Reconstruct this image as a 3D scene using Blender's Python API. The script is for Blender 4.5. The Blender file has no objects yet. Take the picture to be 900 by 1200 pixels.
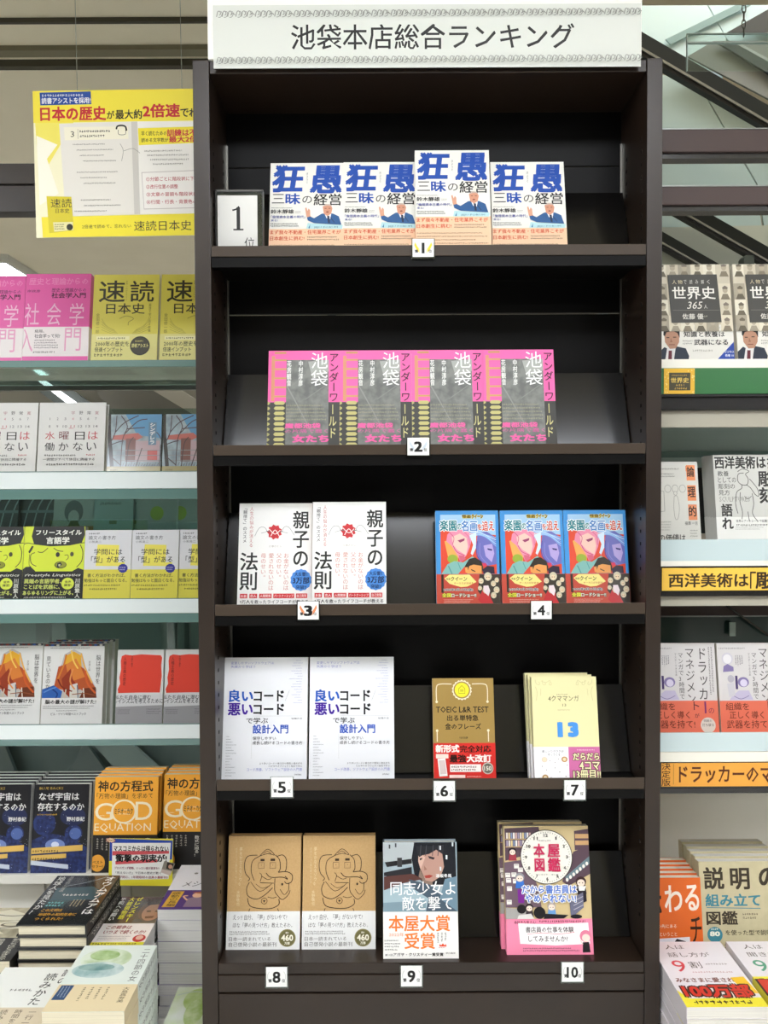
import bpy, math, random
from mathutils import Vector, Matrix
random.seed(7)
C = bpy.context.scene.collection
sc = bpy.context.scene
# ------------------------------------------------------------------ camera, world, lights, exposure
F = 970.0; EYE = 1.45; TH = math.radians(1.42); PHI = math.radians(0.28)
fwd = Vector((0, math.cos(TH), -math.sin(TH))); rt0 = Vector((1, 0, 0)); up0 = Vector((0, math.sin(TH), math.cos(TH)))
RT = rt0*math.cos(PHI) - up0*math.sin(PHI); UP = rt0*math.sin(PHI) + up0*math.cos(PHI)
cam = bpy.data.objects.new('camera', bpy.data.cameras.new('camera')); C.objects.link(cam)
M = Matrix((RT, UP, -fwd)).transposed().to_4x4(); M.translation = (0, 0, EYE); cam.matrix_world = M
cam.data.sensor_fit = 'VERTICAL'; cam.data.sensor_height = 24; cam.data.lens = 24*F/1200; cam.data.clip_start = .01
sc.camera = cam
w = bpy.data.worlds.new('world'); sc.world = w; w.use_nodes = True
w.node_tree.nodes['Background'].inputs[0].default_value = (.9, .95, 1, 1); w.node_tree.nodes['Background'].inputs[1].default_value = .05
sc.view_settings.view_transform = 'Standard'; sc.view_settings.look = 'None'
sc.view_settings.exposure = 0.22; sc.view_settings.gamma = 1.0; sc.view_settings.use_curve_mapping = False
CEIL = 2.75
LAMP = 15.0
# ceiling lamps: (x0, x1, y0, y1); the fixtures themselves are built by make_lamp below
LAMPS = [(-.62, .95, -.35, .2), (-3.2, -1.6, -.35, .2), (1.9, 3.5, -.35, .2), (-3.2, -1.6, -1.9, -1.4), (-3.2, -1.6, -3.3, -2.8),
         (1.9, 3.5, -3.3, -2.8), (1.9, 3.5, -1.9, -1.4), (-3.6, -2.06, 4.55, 5.1), (1.2, 3.8, 2.1, 2.6), (-1.3, .3, 3.3, 3.8)]  # final pair: unseen lamps added to brighten the escalator glass and backdrop

def at(px, py, Y):
    d = fwd + RT*((px-450)/F) + UP*((600-py)/F)
    d *= Y/d.y
    return Vector((d.x, Y, d.z+EYE))

# ------------------------------------------------------------------ materials
def lin(h):
    h = h.lstrip('#'); r = []
    for i in (0, 2, 4):
        c = int(h[i:i+2], 16)/255; r.append(c/12.92 if c <= .04045 else ((c+.055)/1.055)**2.4)
    return (*r, 1)
MC = {}
def mat(h, rough=.5, coat=0., metal=0., kind='plain', h2=None, scale=20., bump=0.):
    key = (h, rough, coat, metal, kind, h2, scale, bump); spec = .13 if kind == 'dark_lacquer' and h < '10' else (.3 if kind == 'plain' and not coat and not metal else .5)
    if key in MC: return MC[key]
    m = bpy.data.materials.new(kind+'_'+h); m.use_nodes = True
    nt = m.node_tree; b = nt.nodes['Principled BSDF']
    b.inputs['Base Color'].default_value = lin(h); b.inputs['Roughness'].default_value = rough
    b.inputs['Specular IOR Level'].default_value = spec; b.inputs['Metallic'].default_value = metal; b.inputs['Coat Weight'].default_value = coat; b.inputs['Coat Roughness'].default_value = .12
    if kind != 'plain':
        tc = nt.nodes.new('ShaderNodeTexCoord'); mp = nt.nodes.new('ShaderNodeMapping')
        nt.links.new(tc.outputs['Object'], mp.inputs[0])
        if kind == 'pages': mp.inputs['Scale'].default_value = (3, 1400, 3)
        elif kind == 'speck':
            mp.inputs['Scale'].default_value = (1, 1, 1)
        n = nt.nodes.new('ShaderNodeTexVoronoi' if kind == 'speck' else 'ShaderNodeTexNoise')
        n.inputs['Scale'].default_value = 1 if kind == 'pages' else scale
        nt.links.new(mp.outputs[0], n.inputs['Vector'])
        cr = nt.nodes.new('ShaderNodeValToRGB')
        o = n.outputs['Distance'] if kind == 'speck' else n.outputs[0]
        if kind == 'speck':
            cr.color_ramp.elements[0].position = .08; cr.color_ramp.elements[1].position = .2
        else:
            n.inputs['Detail'].default_value = 4
            cr.color_ramp.elements[0].position = .38; cr.color_ramp.elements[1].position = .62
        cr.color_ramp.elements[0].color = lin(h); cr.color_ramp.elements[1].color = lin(h2 or h)
        nt.links.new(o, cr.inputs[0]); nt.links.new(cr.outputs[0], b.inputs['Base Color'])
        if bump:
            bp = nt.nodes.new('ShaderNodeBump'); bp.inputs['Strength'].default_value = bump; bp.inputs['Distance'].default_value = .001
            nt.links.new(o, bp.inputs['Height']); nt.links.new(bp.outputs[0], b.inputs['Normal'])
    MC[key] = m; return m
def glass_mat(h, mixf=.12, rough=.03):
    key = ('glass', h, mixf, rough)
    if key in MC: return MC[key]
    m = bpy.data.materials.new('clear_glass'); m.use_nodes = True; nt = m.node_tree
    for n in list(nt.nodes): nt.nodes.remove(n)
    out = nt.nodes.new('ShaderNodeOutputMaterial'); tr = nt.nodes.new('ShaderNodeBsdfTransparent'); tr.inputs[0].default_value = lin(h)
    gl = nt.nodes.new('ShaderNodeBsdfGlossy'); gl.inputs['Roughness'].default_value = rough; gl.inputs[0].default_value = (.9, 1, .97, 1)
    fr = nt.nodes.new('ShaderNodeFresnel'); fr.inputs[0].default_value = 1.5
    ad = nt.nodes.new('ShaderNodeMath'); ad.operation = 'ADD'; ad.inputs[1].default_value = mixf; ad.use_clamp = True
    mx = nt.nodes.new('ShaderNodeMixShader')
    nt.links.new(fr.outputs[0], ad.inputs[0]); nt.links.new(ad.outputs[0], mx.inputs[0])
    nt.links.new(tr.outputs[0], mx.inputs[1]); nt.links.new(gl.outputs[0], mx.inputs[2]); nt.links.new(mx.outputs[0], out.inputs[0])
    MC[key] = m; return m
def emit_mat(s, h='f4f8ff'):
    key = ('emit', s, h)
    if key in MC: return MC[key]
    m = bpy.data.materials.new('lamp_light'); m.use_nodes = True; b = m.node_tree.nodes['Principled BSDF']
    b.inputs['Emission Color'].default_value = lin(h); b.inputs['Emission Strength'].default_value = s
    MC[key] = m; return m

# ------------------------------------------------------------------ mesh helpers
class MB:
    def __init__(s): s.v = []; s.f = []; s.m = []; s.mats = []
    def mi(s, m):
        if m not in s.mats: s.mats.append(m)
        return s.mats.index(m)
    def add(s, vs, fs, m):
        b = len(s.v); s.v += [tuple(v) for v in vs]; i = s.mi(m)
        for f in fs: s.f.append([b+k for k in f]); s.m.append(i)
        return s
    def box(s, x0, x1, y0, y1, z0, z1, m):
        v = [(x, y, z) for x in (x0, x1) for y in (y0, y1) for z in (z0, z1)]
        return s.add(v, [(0, 1, 3, 2), (4, 6, 7, 5), (0, 4, 5, 1), (2, 3, 7, 6), (0, 2, 6, 4), (1, 5, 7, 3)], m)
    def prism(s, poly, y0, y1, m):                    # poly in (x, z), extruded along y
        n = len(poly); v = [(p[0], y0, p[1]) for p in poly]+[(p[0], y1, p[1]) for p in poly]
        f = [tuple(range(n)), tuple(range(2*n-1, n-1, -1))]+[(i, i+n, (i+1) % n+n, (i+1) % n) for i in range(n)]
        return s.add(v, f, m)
    def tube(s, pts, r, m, n=8):
        pts = [Vector(p) for p in pts]; vs = []; fs = []
        for i, p in enumerate(pts):
            d = (pts[min(i+1, len(pts)-1)]-pts[max(i-1, 0)]).normalized()
            a = d.orthogonal().normalized(); b = d.cross(a)
            vs += [p+a*r*math.cos(2*math.pi*k/n)+b*r*math.sin(2*math.pi*k/n) for k in range(n)]
        for i in range(len(pts)-1):
            for k in range(n): fs.append((i*n+k, i*n+(k+1) % n, (i+1)*n+(k+1) % n, (i+1)*n+k))
        fs += [tuple(range(n)), tuple(range(len(vs)-1, len(vs)-1-n, -1))]
        return s.add(vs, fs, m)
    def build(s, name, parent=None, bevel=0, **kw):
        me = bpy.data.meshes.new(name); me.from_pydata(s.v, [], s.f)
        for m in s.mats: me.materials.append(m)
        me.polygons.foreach_set('material_index', s.m); me.update()
        o = bpy.data.objects.new(name, me); C.objects.link(o); o.parent = parent
        if bevel:
            b = o.modifiers.new('bevel', 'BEVEL'); b.width = bevel; b.segments = 2; b.limit_method = 'ANGLE'
        for k, v in kw.items(): o[k] = v
        return o
def thing(name, label, cat, loc=(0, 0, 0), group=None):
    o = bpy.data.objects.new(name, None); C.objects.link(o); o.location = loc; o.empty_display_size = .02
    o['label'] = label; o['category'] = cat
    if group: o['group'] = group
    return o
def dup(root, loc, rot, label, group=None, name=None):
    r = root.copy(); C.objects.link(r); r.location = loc; r.rotation_euler = rot; r['label'] = label
    if group: r['group'] = group
    for ch in list(root.children):
        c = ch.copy(); C.objects.link(c); c.parent = r
        for g in list(ch.children):
            d = g.copy(); C.objects.link(d); d.parent = c
    return r
# ------------------------------------------------------------------ printed matter: flat ink shapes
TC = {}
def weights(bold):                        # heavier lettering: the same outline laid down again, slightly shifted
    if not bold: return [(0, 0)]
    d = bold*.9
    return [(-d, -d*.8), (d, -d*.8), (-d, d*.8), (d, d*.8)] + ([(0, -d), (0, d), (-d, 0), (d, 0)] if d > .045 else [])
def glyphs(t, slant=0):
    k = (t, slant)
    if k in TC: return TC[k]
    c = bpy.data.curves.new('t', 'FONT'); c.body = t; c.resolution_u = 4 if len(t) == 1 else 2 if len(t) < 6 else 1; c.shear = slant
    o = bpy.data.objects.new('t', c); me = o.to_mesh()
    vs = [(v.co.x, v.co.y) for v in me.vertices]; fs = [tuple(p.vertices) for p in me.polygons]
    o.to_mesh_clear(); bpy.data.objects.remove(o); bpy.data.curves.remove(c)
    TC[k] = (vs, fs); return TC[k]
STEP = .00002
class Art:
    """ink on a W x H sheet; drawn in any picture frame (x0,y0)-(x1,y1), y down"""
    def __init__(s, x0, y0, x1, y1, W, H, gloss=.42, coat=.0):
        s.fr = (x0, y0, x1, y1); s.W = W; s.H = H; s.g = gloss; s.c = coat; s.cov = []; s.bnd = []; s.cur = s.cov; s.z = .00006; s.bh = None; s.bc = None
    def mt(s, c): return c if not isinstance(c, str) else mat(c, s.g, s.c)
    def uv(s, x, y):
        x0, y0, x1, y1 = s.fr
        return (min(max((x-x0)/(x1-x0), 0), 1)*s.W-s.W/2, min(max((y1-y)/(y1-y0), 0), 1)*s.H)
    def frame(s, *a): s.fr = a
    def put(s, pts, fs, c, dz=STEP):
        s.z += dz; s.cur.append(([s.uv(*p) for p in pts], fs, s.mt(c), s.z))
    def band(s, y, c, h2=None):
        s.bh = s.uv(s.fr[0], y)[1]; s.bc = s.mt(c); s.cur = s.bnd; s.z = .00006
    def r(s, x0, y0, x1, y1, c): s.put([(x0, y1), (x1, y1), (x1, y0), (x0, y0)], [(0, 1, 2, 3)], c)
    def p(s, pts, c): s.put(pts, [tuple(range(len(pts)))], c)
    def e(s, cx, cy, rx, ry, c, n=24): s.p([(cx+rx*math.cos(2*math.pi*k/n), cy+ry*math.sin(2*math.pi*k/n)) for k in range(n)], c)
    def star(s, cx, cy, rx, ry, c, n=16, d=.88):
        s.p([(cx+rx*(1 if k % 2 else d)*math.cos(math.pi*k/n), cy+ry*(1 if k % 2 else d)*math.sin(math.pi*k/n)) for k in range(2*n)], c)
    def l(s, pts, w, c, smooth=True):
        if smooth and len(pts) > 2:
            q = []; P = [pts[0]]+list(pts)+[pts[-1]]
            for i in range(1, len(P)-2):
                for t in (0, .25, .5, .75):
                    a, b, cc, d = P[i-1], P[i], P[i+1], P[i+2]
                    q.append(tuple(.5*((2*b[j])+(-a[j]+cc[j])*t+(2*a[j]-5*b[j]+4*cc[j]-d[j])*t*t+(-a[j]+3*b[j]-3*cc[j]+d[j])*t**3) for j in (0, 1)))
            q.append(pts[-1]); pts = q
        v = []
        for i, (x, y) in enumerate(pts):
            a = pts[max(i-1, 0)]; b = pts[min(i+1, len(pts)-1)]; dx, dy = b[0]-a[0], b[1]-a[1]; L = math.hypot(dx, dy) or 1
            v += [(x-dy/L*w/2, y+dx/L*w/2), (x+dy/L*w/2, y-dx/L*w/2)]
        s.put(v, [(2*i, 2*i+1, 2*i+3, 2*i+2) for i in range(len(pts)-1)], c)
    def t(s, txt, x0, y0, x1, y1, c, bold=0, slant=0, out=None, ow=.05, dy=0):
        if out: s.t(txt, x0, y0, x1, y1, out, bold+ow, slant, dy=dy)
        vs, fs = glyphs(txt, slant)
        if not vs: return
        xa = min(v[0] for v in vs); xb = max(v[0] for v in vs); ya = min(v[1] for v in vs); yb = max(v[1] for v in vs)
        if yb-ya < .2: ya -= .1; yb += .1
        if xb-xa < .2: xa -= .05; xb += .05
        s.z += STEP
        for i, (dx, dy_) in enumerate(weights(bold)):
            s.put([(x0+(v[0]+dx-xa)/(xb-xa)*(x1-x0), y1-(v[1]+dy_-ya)/(yb-ya)*(y1-y0)) for v in vs], fs, c, 8e-6)
    def v(s, txt, x0, y0, x1, y1, c, bold=0):
        n = len(txt); h = (y1-y0)/n; P = []; FF = []
        for i, ch in enumerate(txt):
            if ch == ' ': continue
            vs, fs = glyphs(ch); b = len(P)
            for (x, y) in vs:
                y = y+.12
                if ch in 'ー「」…~': x, y = y, 1-x
                if ch in '、。': x += .55; y += .5
                if ch in 'ッャュョィっゃゅょ': x += .08; y += .1
                P.append((x0+x*(x1-x0), y0+i*h+(1-y)*h))
            FF += [tuple(k+b for k in f) for f in fs]
        s.z += STEP
        if P:
            for dx, dy in weights(bold): s.put([(p[0]+dx*(x1-x0), p[1]-dy*h) for p in P], FF, c, 8e-6)
    def m(s, x0, y0, x1, y1, n, c, k=.45, vert=False, gap=.25):      # rows of print too small to read
        P = []; FF = []; L = (y1-y0)/n if not vert else (x1-x0)/n
        for i in range(n):
            a = (x0 if not vert else y0); e = (x1 if not vert else y1); lim = a+(e-a)*random.uniform(.8, 1)
            while a < lim:
                q = L*i+L*(1-k)/2; g = L*k*random.uniform(.8, 1.15); hh = L*k*1.15; y0_ = (y0 if not vert else x0)+q; th = hh*.2
                bars = [(.05, .95, random.uniform(.1, .8), 0), (.05, .95, random.uniform(.1, .8), 0), (random.uniform(.1, .75), 0, 0, 1)]
                for b0, b1, t_, up in bars:
                    if up: r4 = (a+g*b0, y0_, a+g*b0+th, y0_+hh)
                    else: r4 = (a+g*b0, y0_+hh*t_, a+g*b1, y0_+hh*t_+th)
                    if r4[2] > lim: continue
                    b = len(P); u0, v0, u1, v1 = r4
                    if vert: u0, v0, u1, v1 = v0, u0, v1, u1
                    P += [(u0, v1), (u1, v1), (u1, v0), (u0, v0)]; FF.append((b, b+1, b+2, b+3))
                a += g*(1+gap)
        s.put(P, FF, c)
    def emit(s, mb, layers, y=0.0, base=0.0):
        for pts, fs, m, z in layers: mb.add([(p[0], y-z, p[1]) for p in pts], fs, m)

def make_book(A, T, cover='f0eee8', spine=1, hard=False, page='ece6d6', spine_art=None, name='book', coat=None, band_back=True):
    """origin: foot of the front cover; cover faces -y, stands along z; spine=+1 right, -1 left"""
    W, H = A.W, A.H; c = .0024 if hard else .0005; ins = .003 if hard else .0004; s = spine
    cm = A.mt(cover)
    root = bpy.data.objects.new(name, None); C.objects.link(root); root.empty_display_size = .02
    root['category'] = 'book'
    b = MB(); b.box(-W/2, W/2, 0, c, 0, H, cm); b.box(-W/2, W/2, T-c, T, 0, H, cm)
    xs = sorted((s*W/2, s*(W/2-c))); b.box(xs[0], xs[1], c, T-c, 0, H, cm)
    A.emit(b, A.cov)
    if spine_art:
        for pts, fs, m, z in spine_art.cov: b.add([(s*(W/2+z), T*.5+s*p[0], p[1]) for p in pts], fs, m)
    b.build('cover', root)
    g = MB(); xp = sorted((s*(W/2-c), -s*(W/2-ins)))
    g.box(xp[0], xp[1], c, T-c, ins, H-ins, mat(page, .8, kind='pages', h2='%02x%02x%02x' % tuple(int(int(page[i:i+2], 16)*.86) for i in (0, 2, 4))))
    g.build('pages', root)
    if A.bh:
        q = .0003; n = MB(); n.box(-W/2-(q if s < 0 else 0), W/2+(q if s > 0 else 0), -q, -.0002, .0, A.bh, A.bc)
        xs = sorted((s*(W/2+.0001), s*(W/2+q))); n.box(xs[0], xs[1], -.0002, T, .0, A.bh, A.bc)
        A.emit(n, A.bnd, -q); n.build('paper_band', root)
    return root
ORD = ['first', 'second', 'third', 'fourth', 'fifth', 'sixth', 'seventh', 'eighth', 'ninth', 'tenth', 'eleventh', 'twelfth', 'thirteenth']
LEAN = math.radians(12)
class Put:
    """hands out one prototype and then copies of it"""
    def __init__(s, root): s.root = root; s.used = False; s.T = None
    def __call__(s, loc, rot, label, group=None):
        if not s.used:
            s.used = True; r = s.root; r.location = loc; r.rotation_euler = rot; r['label'] = label
            if group: r['group'] = group
            return r
        return dup(s.root, loc, rot, label, group)

# ------------------------------------------------------------------ room shell
def struct(name, mb, **kw): return mb.build(name, None, kind='structure', **kw)
floor_m = mat('dddcd7', .35, kind='floor_tile', h2='d2d1cc', scale=6); ceil_m = mat('e9dfc4', .8, kind='ceiling_board', h2='e4dabe', scale=3)
wall_m = mat('a39d90', .8, kind='wall_paint', h2='9a9487', scale=2)
struct('floor', MB().box(-5, 5, -6, 7, -.05, 0, floor_m))
cb = MB().box(-5, .5, -6, 7, CEIL, CEIL+.05, ceil_m).box(.5, 5, -6, 2.0, CEIL, CEIL+.05, ceil_m).box(.45, .5, 2.0, 7, CEIL, 4.6, ceil_m).box(.5, 5, 1.95, 2.0, CEIL, 4.6, ceil_m).box(.45, 5, 1.95, 7, 4.6, 4.65, ceil_m)
struct('ceiling', cb)
struct('wall_left', MB().box(-5.1, -5, -6, 7, 0, CEIL, wall_m)); struct('wall_right', MB().box(5, 5.1, -6, 7, 0, 4.65, wall_m))
struct('wall_back', MB().box(-5, 5, 7, 7.1, 0, 4.65, wall_m)); struct('wall_front', MB().box(-5, 5, -6.1, -6, 0, CEIL, mat('6a655c', .8, kind='wall_paint', h2='625d54', scale=2)))
dk = mat('4a4638', .6); dk2 = mat('7c765f', .7)
# dropped ceiling beams seen at the upper left, running across
def row_y(py, z=CEIL): # distance of a ceiling line seen in row py
    d = fwd+UP*((600-py)/F); return d.y*(z-EYE)/d.z
y1, y2 = row_y(70), row_y(20)
struct('trim_1', MB().box(-3.2, .45, y1-.012, y1+.012, CEIL-.02, CEIL, dk))
struct('trim_2', MB().box(-3.2, .45, y1-.09, y1-.05, CEIL-.014, CEIL, dk2))
struct('trim_3', MB().box(-3.2, .45, y2-.006, y2+.006, CEIL-.012, CEIL, dk))
def make_lamp(i, x0, x1, ya, yb):
    names = ['over the middle aisle', 'over the left aisle', 'over the right aisle', 'behind the viewer on the near left', 'behind the viewer on the far left', 'behind the viewer on the far right', 'behind the viewer on the near right', 'glowing at the far left above the pink books', 'at the far right beyond the handrails', 'over the aisle behind the bookcase']
    t = thing('ceiling_light', 'flat white rectangular ceiling light '+names[i], 'light', ((x0+x1)/2, (ya+yb)/2, 4.6 if i == 8 else CEIL))
    w2, d2 = (x1-x0)/2, (yb-ya)/2; fm = mat('d8d8d2', .5)
    f = MB()
    for a in ((-w2-.02, -w2, -d2-.02, d2+.02), (w2, w2+.02, -d2-.02, d2+.02), (-w2, w2, -d2-.02, -d2), (-w2, w2, d2, d2+.02)): f.box(*a, -.045, 0, fm)
    f.build('frame', t); MB().box(-w2, w2, -d2, d2, -.035, -.002, emit_mat(LAMP)).build('diffuser', t)
for i, l in enumerate(LAMPS): make_lamp(i, *l)

# ------------------------------------------------------------------ the dark bookcase in the middle
YF = 1.38; YB = 1.53
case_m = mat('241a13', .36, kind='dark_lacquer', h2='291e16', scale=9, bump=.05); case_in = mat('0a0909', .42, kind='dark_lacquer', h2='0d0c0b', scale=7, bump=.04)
plate_m = mat('0c0b0b', .17, kind='coated_steel', h2='0f0e0e', scale=12, bump=.05); lip_m = mat('40352b', .4)
xa, xb_, xc, xd = at(231, 600, YF).x, at(250, 600, YF).x, at(757, 600, YF).x, at(775, 600, YF).x
ztop = at(500, 69, YF).z
zl = [(at(500, a, YF).z, at(500, b, YF).z) for a, b in ((287, 299), (520.5, 532), (707.5, 720), (912.5, 925))]
zdeck = at(500, 1128, YF).z
case = thing('bookcase', 'tall dark brown lacquered display bookcase standing in the middle, five levels of face-out books', 'bookcase', (0, 0, 0))
for n, (p, q) in enumerate(((xa, xb_), (xc, xd))):
    pr = MB().box(p, q, YF, YB+.02, 0, ztop, case_m).build('side_panel', case, .0012)
    inx = q if n == 0 else p; s = 1 if n == 0 else -1
    h = MB(); bk = mat('0a0908', .9)
    z = .72
    while z < ztop-.1:
        for yy in (YF+.028, YB-.035):
            h.box(*sorted((inx, inx+s*.0006)), yy-.0022, yy+.0022, z-.0028, z+.0028, bk)
        z += .0213
    h.build('pin_holes', pr, kind='stuff')
    MB().box(*sorted((inx+s*.0002, inx+s*.003)), YB-.006, YB-.0035, zdeck, ztop-.08, mat('8a8880', .3, metal=.8)).build('corner_highlight', case)  # bright edge highlight of the post, modelled as a metal strip
seams = [0.02, at(500, 368, YB).z, at(500, 196, YB).z, ztop]
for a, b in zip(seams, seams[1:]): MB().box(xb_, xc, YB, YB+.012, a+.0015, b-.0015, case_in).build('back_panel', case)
MB().box(xb_, xc, YF+.004, YB, at(500, 84, YF).z, ztop-.001, case_m).build('top_panel', case, .001)
for k, (a, b) in enumerate(zl):
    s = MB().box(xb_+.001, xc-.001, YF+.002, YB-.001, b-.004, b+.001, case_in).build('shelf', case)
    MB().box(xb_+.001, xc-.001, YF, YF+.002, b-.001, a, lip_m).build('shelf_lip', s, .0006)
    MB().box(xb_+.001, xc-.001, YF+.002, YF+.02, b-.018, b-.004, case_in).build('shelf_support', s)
MB().box(xb_+.001, xc-.001, YF, YB-.001, at(500, 1141, YF).z, zdeck, case_m).build('deck_shelf', case, .001)
MB().box(xb_+.001, xc-.001, YF-.002, YB-.001, at(500, 1161, YF).z, at(500, 1141, YF).z-.0008, case_m).build('deck_rail', case, .0012)
MB().box(xb_+.001, xc-.001, YF-.001, YF+.015, .06, at(500, 1163.5, YF).z, case_m).build('base_panel', case, .0015)
SH = [b+.001 for a, b in zl]+[zdeck]
for k, row in enumerate((227, 438, 600, 803, 998)):
    zt = at(500, row, YB-.018).z; zb = SH[k]+.001; y0, y1_ = YF+.077, YB-.018; th = .002
    MB().add([(x, y, z) for x in (xb_+.002, xc-.002) for y, z in ((y0, zb), (y0+th, zb), (y1_, zt), (y1_+th, zt))],
             [(0, 4, 6, 2), (1, 3, 7, 5), (0, 2, 3, 1), (4, 5, 7, 6), (2, 6, 7, 3), (0, 1, 5, 4)], plate_m).build('display_plate', case)

# banner on top of the case
x0, x1 = at(243.5, 40, YF).x, at(751.5, 40, YF).x
t = thing('header_sign', 'white header board on top of the dark bookcase with a printed ranking title sheet', 'sign', ((x0+x1)/2, YF, ztop))
MB().box(-(x1-x0)/2, (x1-x0)/2, -.002, .03, .0, .16, mat('fbfaf4', .5)).build('board', t, .001)
zb, zt = at(500, 79, YF-.005).z-ztop, at(500, 5, YF-.005).z-ztop
A = Art(252, 6, 751, 79.5, x1-x0-.012, zt-zb)
A.t('池袋本店総合ランキング', 343, 29, 673, 58, '1c1b1a', .009)
for yy in (16.5, 71.5):
    for k in range(22):
        x = 256+k*22.6; c = '8d8f89'
        for dx in (0, 6.5, 13):
            A.l([(x+dx, yy+3), (x+dx+1.5, yy-3), (x+dx+4, yy-3.2), (x+dx+4.6, yy), (x+dx+3, yy+1)], .9, c)
            A.l([(x+dx+2, yy+3.6), (x+dx+5, yy+3), (x+dx+6.5, yy-1), (x+dx+5, yy-3.5)], .7, c)
        A.l([(x+17, yy+1), (x+19, yy-1), (x+22, yy+1)], .9, c)
b = MB().box(-A.W/2+.004, A.W/2+.004, -.0049, -.0041, zb, zt, mat('dcdfd8', .55))
b2 = MB(); A.emit(b2, A.cov, -.0049)
b.add([(v[0]+.004, v[1], v[2]+zb) for v in b2.v], b2.f, mat('2a2927', .5)); n0 = 6
for k, m_ in enumerate(b2.m): b.m[n0+k] = b.mi(b2.mats[m_])
b.build('title_sheet', t)

# ------------------------------------------------------------------ rank cards
def rank_card(n, xl, yt, xr, yb, txt):
    Y = YF-.0035; c = at((xl+xr)/2, yb, Y); wd = at(xr, yb, Y).x-at(xl, yb, Y).x; ht = at(xl, yt, Y).z-c.z
    t = thing('rank_card', 'white card printed %d clipped to the %s' % (n, txt), 'card', c, 'rank number cards')
    MB().box(-wd/2-.002, wd/2+.002, .0006, .0012, -.003, ht+.001, glass_mat('dde0dd', .05)).build('card_sleeve', t)
    A = Art(0, 0, 100, 100, wd, ht)
    wing = {1: 'f4d53a', 2: 'c9d2da', 3: 'dd8a5c'}.get(n)
    if wing:
        for s in (-1, 1):
            for q in range(3): A.p([(50+s*12, 82-q*8), (50+s*(30+6*q), 64-q*14), (50+s*(42-q*2), 34-q*8), (50+s*(30-q), 52-q*6)], wing)
    else:
        for s in (-1, 1): A.l([(50+s*34, 22), (50+s*42, 38), (50+s*42, 58), (50+s*34, 74)], 2.2, 'b9b9b6')
    A.t(str(n), *( (42, 24, 57, 78) if n == 1 else (33, 24, 66, 78) if n < 10 else (24, 24, 74, 78)), '191919', .03 if n > 3 else .045)
    A.t('第', 11, 60, 26, 77, '303030', .04); A.t('位', 75, 60, 90, 77, '303030', .02)
    b = MB().box(-wd/2, wd/2, 0, .0006, 0, ht, mat('ecece8', .5)); A.emit(b, A.cov); b.build('card', t)
for a in ((1, 483.5, 280, 508.5, 301, 'top shelf edge'), (2, 477.5, 513, 503, 533.5, 'second shelf edge'), (3, 349, 705, 373.5, 726, 'third shelf edge under the white books'),
          (4, 622.5, 704.5, 646.5, 725.5, 'third shelf edge under the colourful paperbacks'), (5, 318, 911, 343, 934, 'fourth shelf edge under the white books'),
          (6, 508.5, 915.5, 533, 938, 'fourth shelf edge under the gold book'), (7, 661.5, 914.5, 686, 937, 'fourth shelf edge under the cream book'),
          (8, 312, 1133.5, 336.5, 1156.5, 'bottom deck under the tan books'), (9, 470, 1132, 494.5, 1156, 'bottom deck under the sniper cover book'),
          (10, 658.5, 1128, 683.5, 1150.5, 'bottom deck under the pink banded book')): rank_card(*a)
# the standing "1" card, at the left of the top shelf
p = at(279, 290, YF+.03)
t = thing('number_stand', 'upright acrylic stand with a large printed 1, left end of the top shelf', 'sign', (p.x, YF+.03, SH[0]))
g = glass_mat('f8faf9', .0)
MB().box(-.036, .042, .004, .006, 0, .117, g).box(-.036, .042, -.002, 0, 0, .113, g).box(-.036, .042, .0, .055, 0, .002, g).build('acrylic_frame', t)
MB().box(-.037, -.035, -.002, .012, 0, .117, mat('4b4a47', .3)).box(.041, .043, -.002, .012, 0, .117, mat('3d3c3a', .3)).box(-.037, .043, -.002, .012, .115, .118, mat('55534f', .3)).build('edge_strip', t)
A = Art(255, 231, 302, 302, .067, .105)
A.l([(279.5, 244.5), (279.5, 269.5)], 4.2, '222222'); A.l([(272.5, 247.8), (277, 246.5), (280.5, 243.5)], 1.8, '222222'); A.r(273.5, 268.8, 285.5, 270.5, '222222')
A.t('位', 286.5, 278.5, 298.5, 292, '2a2a2a', .0)
b = MB().box(-.0335, .0335, -.0032, -.0024, .003, .108, mat('dcdbd6', .5)); b3 = MB(); A.emit(b3, A.cov, -.0032)
b.add([(v[0], v[1], v[2]+.003) for v in b3.v], b3.f, mat('222222', .5)); b.build('number_sheet', t)

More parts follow.
